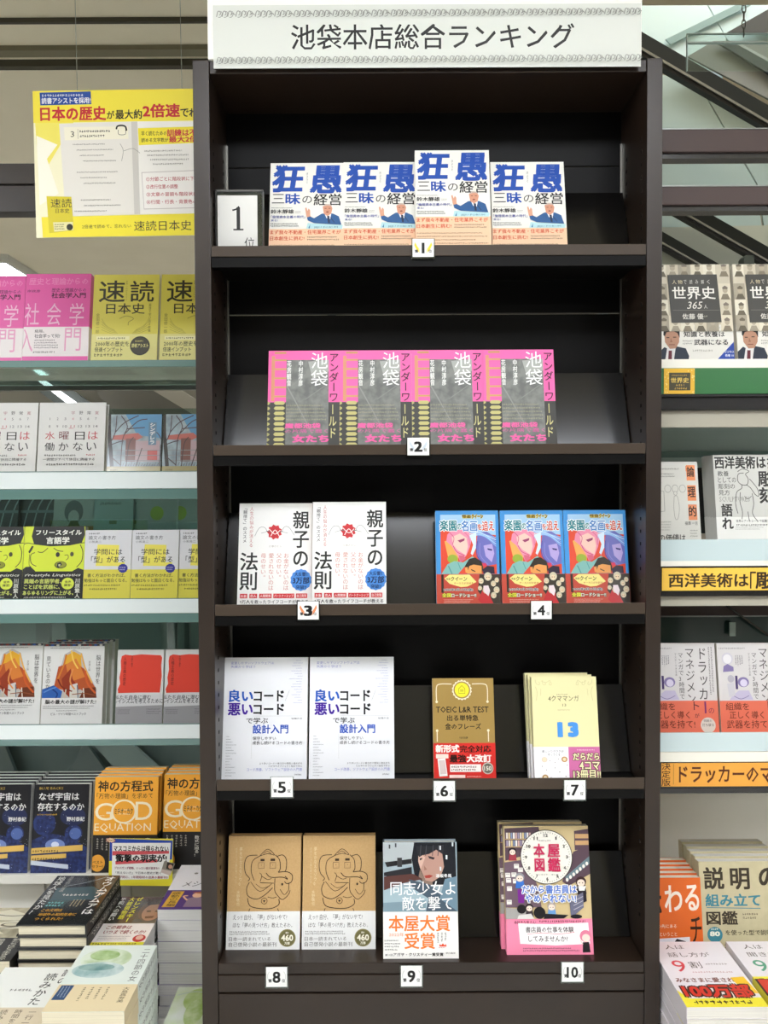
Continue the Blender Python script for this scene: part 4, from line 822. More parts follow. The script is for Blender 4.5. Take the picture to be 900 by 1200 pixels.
def pile(hand, px, row, Y, zr, n, T, lb, back, group, yaw=0, jit=.002):
    x = at(px, row, Y).x
    for q in range(n):
        hand((x+random.uniform(-jit, jit)*(q > 0), Y+random.uniform(0, jit)*(q > 0), EYE+zr-q*(T+.0008)), (math.radians(-90), 0, yaw), lb if q == 0 else '%s book from the top in the pile of %s' % (ORD[q], back), group)
def d_black():
    A = Art(0, 0, 100, 145, .125, .188, .15, .5)
    k = '1b1c1e'; A.r(0, 0, 100, 145, k); A.p([(15, 40), (70, 35), (95, 55), (90, 75), (20, 80)], '3a5258'); A.p([(20, 30), (70, 8), (74, 11), (26, 34)], '3f4446'); A.l([(28, 34), (60, 20), (84, 2)], 1.2, '9aa0a2')
    A.v('オウムアムアは', 80, 3, 97, 118, 'e4e2dc', .02); A.v('地球人を見たか?', 4, 3, 17, 118, 'd4d2cc', .01); A.v('異星文明との遭遇', 22, 3, 29, 52, 'a8a6a0'); A.m(32, 56, 78, 66, 1, 'c8c6c0', .5)
    A.p([(18, 78), (50, 78), (48, 98), (18, 98)], '1f4a4c'); A.m(20, 80, 46, 96, 2, '6aa09c', .5); A.t('この文明は', 20, 102, 50, 110, 'd09a3a', .02); A.t('地球外の知的生命に', 20, 114, 75, 122, 'd09a3a', .02); A.t('つくられた!', 20, 126, 60, 134, 'd09a3a', .02); A.m(54, 76, 74, 98, 4, 'c8b890', .4, True)
    S = Art(0, 0, 26, 188, .022, .188); S.r(0, 0, 26, 188, k); S.v('オウムアムアは地球人を見たか?', 5, 8, 21, 170, 'd8d6d0', .0)
    return make_book(A, .0215, k, 1, True, page='e6dcc0', spine_art=S)
def d_wave():
    A = Art(0, 0, 100, 145, .130, .188, .3, .3)
    A.r(0, 0, 100, 145, mat('cbc2a4', .3, .3, kind='sepia_print', h2='8f8669', scale=22)); 
    for P in ([(5, 20), (40, 5), (90, 30), (60, 38), (20, 35)], [(30, 45), (80, 35), (95, 60), (50, 62)], [(0, 60), (30, 52), (60, 75), (20, 80)]): A.p(P, 'e0dac2')
    A.l([(10, 15), (50, 25), (95, 15)], 2, '5c5440'); A.l([(5, 45), (40, 60), (90, 50)], 2, '5c5440'); A.e(60, 50, 16, 6, '6a6048'); A.e(60, 49, 12, 4, 'd8d0b4')
    A.band(86, '26241f'); A.v('私たちはどう生きるか', 80, 88, 92, 143, 'd8d4c4', .01); A.v('地図のない旅', 60, 88, 70, 140, 'd8d4c4', .01); A.m(8, 90, 55, 140, 7, 'c8c4b4', .35, True)
    return make_book(A, .022, '2c2a26', 1, page='e6dcc0')
def d_leader():
    A = Art(0, 0, 100, 145, .097, .182, .2, .6)
    A.r(0, 0, 100, 145, '3a3c34'); A.p([(50, 0), (100, 0), (100, 80), (55, 80)], '4a4c46'); A.e(82, 42, 26, 34, '5f5148'); A.e(84, 48, 20, 26, '9a7660'); A.p([(60, 8), (100, 2), (100, 22), (66, 28)], '2c2a28'); A.r(72, 44, 80, 48, '2c2220'); A.r(88, 44, 96, 48, '2c2220'); A.p([(74, 62), (92, 60), (90, 66), (76, 67)], '5a3a34')
    A.v('ゼレンスキー', 36, 2, 50, 78, 'd9d23a', .03); A.v('大統領物語', 22, 2, 34, 70, 'd9d23a', .03); A.v('平和への闘い', 4, 2, 16, 74, 'e4e4de', .01)
    A.band(82, 'e9e2de'); A.t('この戦争は', 12, 88, 60, 98, '8a2430', .02, .15); A.t('いつまで続くのか?', 12, 101, 92, 112, '8a2430', .02, .15); A.m(8, 116, 75, 130, 3, '6a5a58', .4); A.e(86, 124, 12, 10, 'b8303a'); A.e(86, 122, 7, 6, 'e0b0a0'); A.r(0, 134, 100, 142, 'd9d23a'); A.m(4, 135, 96, 141, 1, '2a2418', .7)
    return make_book(A, .018, '34362f', 1)
def d_purple():
    A = Art(0, 0, 100, 145, .135, .188, .4)
    A.p([(60, 20), (88, 30), (80, 60), (52, 50)], 'b89668'); A.e(30, 30, 3, 3, '77736c'); A.t('メシア', 18, 58, 60, 74, '3a3634', .0, .2)
    A.band(86, '4a2f78'); A.p([(8, 90), (26, 90), (22, 138), (4, 138)], 'd8a83c'); A.v('感動の長編', 9, 92, 22, 136, '4a2f1c', .01); A.p([(34, 138), (36, 112), (48, 106), (60, 112), (64, 138)], '8a7488'); A.e(48, 102, 8, 8, 'e0b090', 14); A.p([(38, 94), (56, 90), (62, 98), (50, 98)], 'b0603a'); A.l([(36, 118), (28, 106), (34, 104)], 3, 'e0b090')
    A.t('神戸の', 70, 96, 95, 108, 'cfae58', .02); A.t('青春白書', 66, 114, 98, 126, 'cfae58', .02)
    return make_book(A, .020, 'e2dfe2', 1, page='e6e4e0')
def d_read():
    A = Art(0, 0, 100, 145, .128, .188, .5)
    A.v('読みかた', 64, 14, 80, 84, '3c3c3a', .01); A.v('詩の', 84, 5, 98, 40, '3c3c3a', .01); A.m(30, 48, 62, 54, 1, '6a6a66', .7)
    A.band(88, 'd6c8ae'); A.v('一行一行が', 74, 92, 84, 144, '5a4a3a'); A.v('時間をかけて', 56, 92, 66, 144, '5a4a3a'); A.v('読みたい本', 38, 92, 48, 144, '5a4a3a')
    return make_book(A, .022, 'e4e5e0', 1, page='e8e4d8')
def d_lit():
    A = Art(0, 0, 100, 145, .128, .188, .45)
    A.r(0, 0, 100, 145, mat('dfe6de', .45, kind='paper', h2='d9e2da', scale=8)); A.e(40, 32, 34, 24, mat('b3c79c', .5, kind='watercolour', h2='dbe4d2', scale=28)); A.e(36, 24, 20, 12, mat('8fae6a', .5, kind='watercolour', h2='b9cf9c', scale=40)); A.e(38, 58, 34, 18, mat('8fb0b0', .5, kind='watercolour', h2='cfdcd8', scale=26)); A.e(34, 52, 24, 8, mat('5f8a88', .5, kind='watercolour', h2='93b0aa', scale=36))
    A.v('二十四節の女', 84, 8, 95, 84, '4c4e4a')
    A.band(90, 'e0cfa8'); A.p([(4, 92), (20, 92), (18, 122), (2, 122)], '2c4a70'); A.m(5, 94, 17, 120, 3, 'b8c4d4', .4, True); A.v('大島真寿美', 84, 96, 93, 128, '4a3c2c'); A.m(30, 96, 70, 126, 4, '7a6a50', .3, True)
    S = Art(0, 0, 28, 188, .024, .188); S.r(0, 0, 28, 188, 'dfe6de'); S.v('二十四節の女', 7, 14, 20, 110, '4c4e4a'); S.r(0, 117, 28, 188, 'd9c69c'); S.v('大島真寿美', 8, 125, 20, 175, '4a3c2c')
    return make_book(A, .0235, 'dfe6de', 1, page='ece2c6', spine_art=S)
def d_green():
    A = Art(0, 0, 100, 145, .078, .186, .4)
    A.r(0, 0, 100, 145, mat('e6ebe0', .45, kind='watercolour', h2='cfdcae', scale=14)); A.e(55, 30, 30, 26, mat('a9c468', .5, kind='watercolour', h2='c8da9c', scale=30)); A.e(60, 60, 22, 30, mat('9fbf58', .5, kind='watercolour', h2='d6e2b4', scale=34)); A.l([(5, 20), (40, 12), (70, 14)], 2, 'c3d0c4')
    return make_book(A, .022, 'e4e9de', 1)
pile(Put(d_black()), 60, 1088, 1.455, -.768, 10, .0215, 'black glossy hardback with white vertical lettering lying on top of its pile', 'black hardbacks', 'black hardbacks lying flat')
pile(Put(d_wave()), -32, 1118, 1.44, -.825, 7, .022, 'sepia covered book with a black band, top of the pile at the left picture edge', 'sepia books', 'sepia books lying flat')
pile(Put(d_leader()), 135, 1115, 1.46, -.811, 10, .018, 'dark paperback with a face and yellow lettering lying on top of its pile', 'dark paperbacks', 'dark paperbacks lying flat')
pile(Put(d_purple()), 226, 1072, 1.554, -.7925, 10, .020, 'white book with purple band lying on top of a tall white pile', 'purple banded books', 'purple banded books lying flat')
pile(Put(d_read()), -11, 1190, 1.245, -.832, 7, .022, 'white book with beige band and sparse lettering, lying flat at bottom left', 'white and beige books', 'white and beige books lying flat')
pile(Put(d_lit()), 97, 1191, 1.265, -.805, 8, .0235, 'white watercolour covered book with green and blue blot, top of its pile', 'watercolour books', 'watercolour books lying flat', jit=.001)
pile(Put(d_green()), 204, 1200, 1.36, -.937, 2, .022, 'pale book with bright green blot lying at the foot of the bookcase post', 'green blotted books', 'green blotted books lying flat')

# ------------------------------------------------------------------ right shelving
YR = 1.45; xR0_, xR1_ = xd+.004, xd+1.05
beige = mat('aaa595', .5, kind='painted_metal', h2='a6a191', scale=6); blk = mat('1d1b1a', .25, .4); brown = mat('4b3d3a', .4)
rail_r = mat('c3d3d4', .2, .4)
uR = thing('wall_shelving', 'beige and glass shelving with yellow and green title strips right of the dark bookcase', 'shelving', (0, 0, 0))
def zr(row, Y=YR): return at(840, row, Y).z
def rbox(r0, r1, y0, y1, m, name, par=None, bev=0, Yr=YR): return MB().box(xR0_, xR1_, y0, y1, zr(r1, Yr), zr(r0, Yr), m).build(name, par or uR, bev)
for a, b in ((151, 178), (218, 240)):
    rbox(a, b, YR, YR+.03, brown, 'top_rail', None, .002); rbox(a-.8, a+.6, YR-.001, YR+.02, steel, 'rail_trim')
    rbox(b, b+6, YR+.006, YR+.03, blk, 'rail_lip')
pr_w = mat('ebe7da', .4)
s = rbox(432, 480, YR+.001, YR+.33, blk, 'shelf_body'); rbox(421, 431.5, YR-.002, YR+.004, pr_w, 'front_rail', s); rbox(431.5, 462, YR-.004, YR+.001, mat('2e6b39', .3, .4), 'title_strip', s, .0005); rbox(462.5, 465, YR-.006, YR+.001, blk, 'strip_lip', s)
rbox(480.5, 500, YR+.01, YR+.02, beige, 'valance', s)
A = Art(0, 0, 36, 30, .0535, .044); A.r(0, 0, 36, 30, 'dcae3c'); A.r(6, 5, 31, 26, '4a4636'); A.t('世界史', 8, 11, 29, 17, 'e0c060', .02); A.m(9, 7, 28, 9, 1, 'c0a050', .7); A.m(14, 18, 24, 21, 1, 'c0a050', .7); A.m(12, 22, 27, 25, 1, 'c0a050', .7)
random.seed(5)
for q in range(24): x = random.choice([random.uniform(0, 5), random.uniform(32, 35), random.uniform(0, 35)]); y = random.uniform(0, 4) if 5 < x < 32 else random.uniform(0, 29); A.r(x, y, x+1, y+1, 'f0dc90')
b = MB().box(-A.W/2, A.W/2, 0, .0006, 0, A.H, mat('dcae3c', .4)); A.emit(b, A.cov); o_ = b.build('title_card', s); pc = at(796, 461.5, YR-.005); o_.location = pc
s = rbox(663, 710, YR+.001, YR+.33, beige, 'shelf_body'); rbox(632, 657, YR-.003, YR, rail_r, 'front_rail', s); rbox(657, 663, YR-.004, YR+.004, pr_w, 'rail_foot', s)
rbox(664, 693, YR-.005, YR+.001, blk, 'title_strip', s); rbox(693, 698, YR-.007, YR+.001, blk, 'strip_lip', s)
def strip(rows, items, col, par):
    za, zb = zr(rows[1], YR-.0055), zr(rows[0], YR-.0055); W = 1.0; A = Art(776, rows[0], 776+W*F/YR, rows[1], W, zb-za); items(A)
    b = MB().box(-W/2, W/2, 0, .0005, 0, A.H, mat(col, .5)); A.emit(b, A.cov); o = b.build('title_paper', par); o.location = (at(776, 600, YR-.0055).x+W/2, YR-.0057, za)
strip((665.5, 692), lambda A: (A.t('西洋美術は', 784, 672, 877, 688, '3a2c1c', .025), A.t('「', 879, 670, 886, 690, '3a2c1c'), A.t('彫刻', 886, 670, 924, 690, '3a2c1c', .03)), 'efc04e', s)
s = rbox(892, 928, YR+.001, YR+.4, beige, 'shelf_body'); rbox(858, 880, YR-.003, YR, rail_r, 'front_rail', s); rbox(880.5, 892, YR-.004, YR+.004, pr_w, 'rail_foot', s)
rbox(892.5, 922, YR-.005, YR+.001, blk, 'title_strip', s); rbox(922, 928, YR-.007, YR+.001, blk, 'strip_lip', s)
strip((894, 921.5), lambda A: (A.v('決定版', 776, 893, 787, 921, '4a2c14', .01), A.r(790, 895, 790.6, 919, '9a6a30'), A.t('ドラッカーの', 797, 898, 890, 917, '5a2c14', .02), A.t('マネジメント', 893, 898, 985, 917, '5a2c14', .02)), 'e5a244', s)
teal = mat('cfe6e1', .2, .6, kind='tinted_glass', h2='daeee9', scale=4); teal_d = mat('2d4540', .15, .6)
MB().box(xR0_, xR1_, YR+.36, YR+.37, at(840, 548, YR+.36).z, at(840, 496, YR+.36).z, teal).box(xR0_, xR1_, YR+.355, YR+.36, at(840, 536, YR+.36).z, at(840, 529, YR+.36).z, mat('8fb0aa', .2, .5)).build('glass_panel', uR)
MB().box(xR0_, xR1_, YR+.36, YR+.37, at(840, 625, YR+.36).z, at(840, 548, YR+.36).z, mat('1c2220', .2, .4)).build('dark_glass_panel', uR)
MB().box(xR0_, xR1_, YR+.36, YR+.37, at(840, 860, YR+.36).z, at(840, 722, YR+.36).z, teal_d).box(xR0_, xR1_, YR+.35, YR+.37, at(840, 722, YR+.36).z, at(840, 705, YR+.36).z, brown).box(xR0_, xR1_, YR+.348, YR+.35, at(840, 722, YR+.36).z, at(840, 720.5, YR+.36).z, steel).build('green_glass_panel', uR)
MB().tube([at(846, 706, YR+.34), at(905, 748, YR+.34)], .0025, blk, 6).build('brace_rod', uR)
MB().box(at(854, 740, YR+.35).x, at(861, 740, YR+.35).x, YR+.345, YR+.349, at(857, 745, YR+.35).z, at(857, 729, YR+.35).z, mat('bfd6cf', .2, .5)).build('glass_clip', uR)
MB().box(xR0_, xR1_, YR+.40, YR+.41, EYE-.93, at(840, 905, YR+.40).z, mat('efece2', .5, kind='painted_metal', h2='ebe8dd', scale=5)).build('back_board', uR)
zRl = EYE-.898
MB().box(xR0_, xR1_, YR-.02, YR+.40, zRl-.02, zRl-.0005, white_p).build('ledge', uR)
MB().box(xR0_, xR1_, .9, YR+.3, EYE-1.07, EYE-1.039, white_p).build('low_table', uR)
for x in (xR0_+.01, xR1_-.03): MB().box(x, x+.02, YR+.38, YR+.4, 0, zr(151), steel).build('post', uR)

def d_world():
    A = Art(68, 130, 632, 905, .136, .2045, .35)
    sp = ['e6dfcb', 'cfc6b0', 'a89f8c', 'ddd4bd']
    A.r(68, 130, 632, 905, 'cfc6b0')
    for q in range(24):
        cx = [115, 200, 290, 390, 480, 590][q % 6]; cy = [165, 330, 450, 560][q//6] if q >= 6 else 165
        A.r(cx-48, cy-60, cx+46, cy+55, sp[q % 4]); A.e(cx, cy-12, 20, 24, 'b5a992', 12); A.p([(cx-22, cy-30), (cx, cy-44), (cx+22, cy-30), (cx+18, cy-18), (cx-18, cy-18)], ['6f6656', '968c78', '80766a'][q % 3]); A.p([(cx-36, cy+55), (cx-18, cy+16), (cx+18, cy+16), (cx+36, cy+55)], ['6a6252', 'a39985', '877d6a'][q % 3])
    A.p([(158, 208), (532, 206), (548, 552), (170, 555)], '4b4a46')
    for i, c in enumerate('人物で読み解く'): A.t(c, 190+i*44, 245, 190+i*44+(34 if i < 2 else 22), 275, 'd8c9a4' if i < 2 else 'cfcac0')
    A.t('世界史', 188, 295, 512, 385, 'eeebe2', .015); A.t('365', 293, 403, 412, 455, 'e4e0d6', 0, .25); A.t('人', 420, 425, 448, 453, 'e4e0d6'); A.r(185, 464, 538, 466, '8a877e'); A.t('佐藤 優', 254, 490, 412, 530, 'e4e0d6', .01); A.m(418, 500, 460, 516, 1, 'a8a498', .7)
    A.band(566, 'e9e6dd'); A.p([(68, 760), (110, 725), (140, 740), (200, 720), (270, 735), (292, 790), (285, 820), (68, 820)], '27303f'); A.p([(130, 730), (195, 722), (175, 820), (110, 820)], 'e4e0de'); A.p([(140, 750), (165, 750), (160, 820), (132, 820)], '6a2430')
    A.p([(112, 610), (140, 575), (200, 575), (228, 615), (222, 690), (195, 735), (150, 738), (115, 690)], 'b98a70'); A.p([(106, 640), (110, 590), (150, 568), (205, 575), (230, 610), (228, 660), (212, 625), (180, 610), (130, 620), (116, 650)], '211d1b')
    A.r(128, 655, 150, 661, '2a201c'); A.r(178, 652, 202, 658, '2a201c'); A.p([(160, 660), (172, 690), (154, 692)], '9a6c54'); A.r(145, 706, 188, 711, '7a4438')
    A.m(265, 580, 560, 595, 1, '9a968c', .6); A.t('知識と教養は', 260, 615, 568, 655, '2f2d2c', .015); A.t('武器になる', 334, 672, 588, 712, '2f2d2c', .02); A.m(248, 672, 325, 710, 2, '8a867c', .5); A.m(320, 740, 500, 760, 1, 'a8a498', .6)
    A.p([(505, 812), (632, 690), (632, 905), (505, 905)], '2b49a4'); A.t('ビジネス', 562, 752, 630, 770, 'dce2f0', .02); A.t('教養 10', 562, 778, 625, 796, 'dce2f0', .02); A.m(90, 830, 480, 880, 3, '77736c', .4)
    return make_book(A, .024, 'cfc6b0', 1)
def d_logic():
    A = Art(-32, 378, 300, 860, .112, .187, .4)
    A.r(235, 398, 285, 425, 'e87e48')
    for c, y in (('論', 403), ('理', 500), ('的', 592)): A.r(238, y-8, 285, y+66, 'e8905c' if c != '的' else 'dc8a60'); A.t(c, 241, y, 281, y+48, '2b2622', .02)
    g = '8c8a82'
    A.l([(60, 520), (110, 520), (110, 615), (60, 620)], 3, g, False); A.l([(165, 545), (182, 545), (190, 600), (180, 650), (165, 650), (160, 600), (165, 545)], 2, g)
    for x in (132, 172, 212): A.l([(x+17*math.cos(k*.785), 508+18*math.sin(k*.785)) for k in range(9)], 2, g)
    A.e(172, 530, 10, 10, g); A.e(172, 530, 8, 8, 'd5d3ca'); A.m(75, 405, 225, 420, 1, '6a6860', .4); A.m(85, 430, 180, 455, 2, '7a7870', .4); A.t('福澤 一吉', 215, 664, 285, 682, '55534c'); A.m(75, 660, 145, 710, 4, '8a887e', .3)
    A.t('この価値は', 40, 724, 215, 760, '2b2622', .01); A.m(240, 700, 290, 740, 3, '8a887e', .4)
    return make_book(A, .019, 'd5d3ca', 1)
def d_sculpt():
    A = Art(380, 343, 800, 905, .1385, .199, .35)
    k = '33322f'; A.t('西洋美術は', 388, 352, 670, 415, k, .035); A.v('彫刻', 622, 425, 700, 600, k, .03); A.t('抜き', 680, 352, 790, 415, k, .03)
    for i, tx in enumerate(('教養', 'としての', '彫刻の', '見方')): A.t(tx, 400, 428+i*33, [462, 500, 492, 462][i], 456+i*33, k, .0)
    A.t('SCULPTURES', 402, 563, 570, 588, '8a8880', .0); A.v('語れ', 408, 598, 472, 735, k, .03)
    L = lambda P, w=3.5: A.l(P, w, '4a4945')
    L([(545, 440), (515, 445), (510, 480), (530, 500), (560, 500), (568, 470), (555, 445), (575, 430), (540, 418), (512, 432)]); L([(530, 500), (528, 520), (500, 540), (490, 600), (500, 650)]); L([(556, 500), (580, 520), (600, 550), (620, 560), (615, 520), (575, 470)]); L([(520, 540), (515, 590), (525, 640), (520, 680)]); L([(585, 545), (590, 600), (580, 650), (605, 690)]); L([(555, 640), (560, 690)]); L([(540, 560), (560, 575), (580, 560)], 2.5)
    A.band(668, 'e6e5df'); A.t('世界のアートシーンで話題!', 487, 682, 660, 696, k, .01); A.m(487, 702, 700, 716, 1, '55534c', .6); A.m(480, 716, 640, 735, 2, '8a887e', .4)
    return make_book(A, .014, 'cbcac3', -1)
def d_manage():
    A = Art(0, 158, 435, 800, .132, .196, .4)
    k = '4a4444'; pu = '8478a4'
    A.v('ドラッカー', 322, 180, 385, 580, k, .005); A.v('マネジメント', 248, 180, 308, 590, k, .0); A.v('マンガで3時間で', 206, 212, 240, 492, k, .0); A.v('マスターできる本', 186, 215, 200, 355, '6a6464'); A.m(388, 180, 420, 470, 2, '6a6464', .5, True); A.m(10, 180, 180, 195, 1, '8a8484', .5)
    A.r(102, 352, 116, 432, '4a3a68'); A.e(150, 390, 34, 30, pu); A.e(152, 395, 22, 22, 'd4cce0'); A.p([(80, 470), (120, 440), (180, 440), (205, 495), (60, 497)], 'c0b8d0'); A.l([(85, 470), (130, 490), (180, 470)], 4, pu); A.m(105, 230, 155, 300, 4, '55505c', .5, True)
    A.e(60, 250, 34, 36, 'cac6ce'); A.e(60, 252, 26, 28, 'e2dfe0'); A.p([(35, 295), (60, 282), (95, 300), (95, 325), (30, 330)], pu); A.e(75, 370, 20, 22, 'b4b0ba'); A.p([(50, 400), (90, 392), (98, 470), (60, 480)], 'c9c6cc')
    A.band(500, 'e3735a'); A.t('組織を', 35, 512, 175, 555, '6a2c1c', .005); A.t('正しく導く', 55, 562, 262, 605, '6a2c1c', .005); A.t('武器を持て!', 35, 615, 292, 662, '6a2c1c', .005)
    A.t('ト', 288, 505, 322, 555, '4a2430'); A.t('が', 292, 575, 320, 600, '4a2430'); A.r(354, 505, 364, 575, '7a2c68'); A.t('の', 378, 545, 410, 575, '7a2c48'); A.e(370, 645, 45, 46, 'd6cdc2'); A.t('問題の', 345, 612, 393, 626, k); A.t('打ち破る', 335, 634, 405, 652, k); A.m(70, 682, 300, 690, 1, '8a3424', .6); A.m(40, 700, 400, 780, 4, '8a3424', .4)
    return make_book(A, .018, 'd3cfcd', 1)
def d_orange():
    A = Art(-25, 470, 316, 900, .109, .188, .4)
    o = 'df6a2c'; A.r(-80, 470, 316, 715, o); A.t('伝', -10, 500, 85, 610, '2a1c14', .03); A.t('わ', 108, 502, 205, 605, 'f4e4d4', .02); A.t('る', 225, 500, 302, 600, 'f4e4d4', .02); A.v('チカラ', 240, 612, 316, 990, '3a2418', .01)
    A.t('この先にある', 40, 655, 168, 670, 'f0d8c4', .01); A.t('ということ', 70, 687, 168, 702, 'f0d8c4', .01); A.p([(-80, 715), (240, 705), (245, 900), (-80, 900)], 'dcdbe2'); A.t('博', 80, 735, 102, 760, '6a6a70')
    A.p([(130, 745), (170, 712), (220, 730), (235, 780), (215, 830), (150, 840), (135, 800)], 'c79a80'); A.p([(130, 745), (165, 712), (215, 722), (238, 765), (215, 815), (205, 765), (165, 745), (140, 765)], '23201f'); A.r(68, 775, 125, 812, '2b3f74'); A.m(72, 784, 118, 800, 1, 'c8d0e4', .7)
    return make_book(A, .0165, o, 1)
def d_explain():
    A = Art(316, 422, 790, 1080, .157, .214, .5)
    k = '3c3428'; b = '3f8494'; A.r(316, 422, 790, 1080, mat('c6bc98', .6, kind='textured_paper', h2='c0b692', scale=60))
    A.t('説', 342, 455, 450, 570, k, .03); A.t('明', 490, 460, 592, 572, k, .03); A.t('の', 650, 460, 750, 560, k, .03); A.t('組み立て', 345, 598, 646, 662, b, .03); A.l([(348, 670), (646, 676)], 4, b); A.t('図鑑', 345, 690, 515, 762, k, .025); A.m(545, 695, 630, 735, 2, '6a6250', .5)
    A.e(386, 815, 42, 42, b); A.t('80', 360, 798, 412, 822, 'e8ecdc', .04); A.m(365, 778, 410, 790, 1, 'e8ecdc', .7); A.t('を使った型で説明', 445, 790, 700, 818, k, .01); A.t('する力がつく', 345, 860, 600, 890, k, .01)
    return make_book(A, .02, 'c6bc98', -1, page='e8e5dc')
def d_talk(second=False):
    A = Art(0, 0, 100, 147, .128, .188, .3, .4); k = '4a3c38'
    A.t('人は', 18, 8, 44, 19, k, .0); 
    if not second: A.t('話し方が', 16, 27, 72, 38, k, .0)
    else: A.t('聞き方が', 16, 27, 72, 38, k, .0)
    A.t('9', 14, 46, 30, 72, 'cf3a48' if not second else '4a9a7a', .0); A.t('割', 36, 49, 52, 64, k, .0); A.m(58, 52, 88, 57, 1, '9a8c88', .6); A.m(34, 70, 90, 76, 1, 'c8a0a0', .5)
    A.band(84, 'e6e0e4' if not second else 'efe23c'); 
    if not second:
        A.p([(0, 112), (20, 147), (0, 147)], 'efe23c'); A.p([(0, 130), (100, 128), (100, 147), (0, 147)], 'efe23c'); A.t('みなさまに愛されて', 6, 86, 90, 96, '7a4438', .03); A.p([(78, 86), (96, 84), (100, 120), (84, 118)], 'f4c42c')
        A.t('100万部', 8, 101, 92, 127, 'd43428', .04, out='3a1a14', ow=.09); A.m(12, 132, 88, 142, 1, '3a2a20', .6)
    else: A.t('100', 6, 92, 92, 122, 'd43428', .05, out='3a1a14', ow=.06); A.m(12, 128, 88, 140, 2, '3a2a20', .6)
    return make_book(A, .0185, 'e6e0e4', -1, page='e9e5da')
def putR(hand, cx, Y, z, lb, group=None, la=GA): p = at(cx, 600, Y); return hand((p.x, Y, z), (-la, 0, 0), lb, group)
zE_ = zr(431.5)+.0005; 
h = Put(d_world()); putR(h, 817, YR+.05, zr(431.5), 'world history book with sepia portraits and a man in suit, beside bookcase post', 'world history books'); putR(h, 909, YR+.05, zr(431.5), 'world history book with sepia portraits, cut off by the right picture edge', 'world history books')
zF = EYE-.150-.012
o_ = MB().box(xR0_, xR1_, YR+.002, YR+.33, zr(663)-.0, zr(663)+.0002, beige)
h = Put(d_logic()); zf = zr(663)+.0008
putR(h, 787.5, YR+.05, zf, 'pale grey logic book with orange panelled title, leaning beside the bookcase post'); 
h = Put(d_sculpt()); putR(h, 888, YR+.04, zf, 'grey sculpture appreciation book with line drawn statue, front copy', 'sculpture books')
for q in range(3): putR(h, 884-q*4, YR+.04+.0155*(q+1), zf, 'grey sculpture book stacked behind the front copy, %s from the front' % ORD[q+1], 'sculpture books')
zg = zr(892)+.0008
h = Put(d_manage()); putR(h, 803, YR+.05, zg, 'white and coral management comic with vertical title, fully visible copy', 'coral banded books'); putR(h, 891, YR+.048, zg, 'white and coral management comic cut off by the right picture edge', 'coral banded books')
h = Put(d_orange()); lean_row(h, 792.5, YR+.025, zRl, 'orange book with white lettering and a dark haired man, front copy', 5, .0165, 'orange speech books', 'orange book with white lettering')
h = Put(d_explain()); lean_row(h, 878, YR+.03, zRl, 'beige reference book with heavy black and blue lettering, front copy', 5, .02, 'beige reference books', 'beige reference book')
pile(Put(d_talk()), 853, 1190, 1.27, -.806, 12, .0185, 'white and yellow book with large red million copies lettering, top of its pile', 'red nine books', 'red nine books lying flat')
pile(Put(d_talk(True)), 957, 1190, 1.27, -.806, 12, .0185, 'white and yellow book with green nine at the bottom right corner', 'green nine books', 'green nine books lying flat')

# ------------------------------------------------------------------ background: escalators, glass, far displays
esc = thing('escalator', 'escalator side with dark green handrails and pale glass seen at the upper right', 'escalator', (0, 0, 0))
def panel(pts, Y, th, m, name, par): pp, a, b = slab_pts(pts, Y, th); return MB().prism(pp, a, b, m).build(name, par)
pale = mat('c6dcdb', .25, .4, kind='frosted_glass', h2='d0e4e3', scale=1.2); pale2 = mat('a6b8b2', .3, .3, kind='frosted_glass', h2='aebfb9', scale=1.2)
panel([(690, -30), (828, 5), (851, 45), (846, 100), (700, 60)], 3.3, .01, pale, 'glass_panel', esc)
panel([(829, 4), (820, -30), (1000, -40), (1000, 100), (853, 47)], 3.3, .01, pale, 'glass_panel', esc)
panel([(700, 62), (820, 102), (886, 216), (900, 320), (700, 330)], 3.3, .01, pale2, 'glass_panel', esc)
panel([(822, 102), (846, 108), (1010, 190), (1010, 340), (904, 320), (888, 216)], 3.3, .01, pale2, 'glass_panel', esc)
grey = mat('70716b', .5); 
panel([(806, 66), (836, 48), (1000, 48), (1000, 170), (905, 118)], 3.22, .01, mat('6f706a', .4, kind='brushed_panel', h2='7a7b74', scale=2), 'side_panel', esc)
panel([(843, 51), (862, 51), (1000, 128), (1000, 146)], 3.20, .01, mat('3c4340', .4), 'dark_trim', esc)
panel([(862, 51), (868, 51), (1000, 122), (1000, 127)], 3.20, .01, mat('a2a49e', .4), 'pale_trim', esc)
panel([(852, 38), (900, 11), (1000, -40), (1000, 38)], 3.24, .01, mat('45443e', .5), 'upper_panel', esc)
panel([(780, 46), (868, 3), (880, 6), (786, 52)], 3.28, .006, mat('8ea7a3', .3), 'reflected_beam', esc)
hr = mat('10150f', .4); hs = mat('8a8980', .3, metal=.6)
def rail(a, b, w, Y, par):      # upper edge line in the picture, thickness in px
    P0, P1 = a, b
    panel([P0, P1, (P1[0], P1[1]+w), (P0[0], P0[1]+w)], Y, .05, hr, 'handrail', par)
    panel([(P0[0], P0[1]+w), (P1[0], P1[1]+w), (P1[0], P1[1]+w+w*.18), (P0[0], P0[1]+w+w*.18)], Y-.006, .04, hs, 'rail_channel', par)
    panel([(P0[0], P0[1]+w*1.18), (P1[0], P1[1]+w*1.18), (P1[0], P1[1]+w*1.55), (P0[0], P0[1]+w*1.55)], Y, .03, mat('1c1a17', .4), 'rail_base', par)
rail((690, 1), (1010, 187), 18, 3.0, esc); rail((700, 175), (1010, 352), 15, 3.15, esc); rail((690, 222), (900, 342), 12, 3.18, esc)
panel([(700, 268), (1000, 262), (1000, 345), (700, 345)], 3.25, .03, mat('b5b7a4', .6), 'lower_panel', esc)
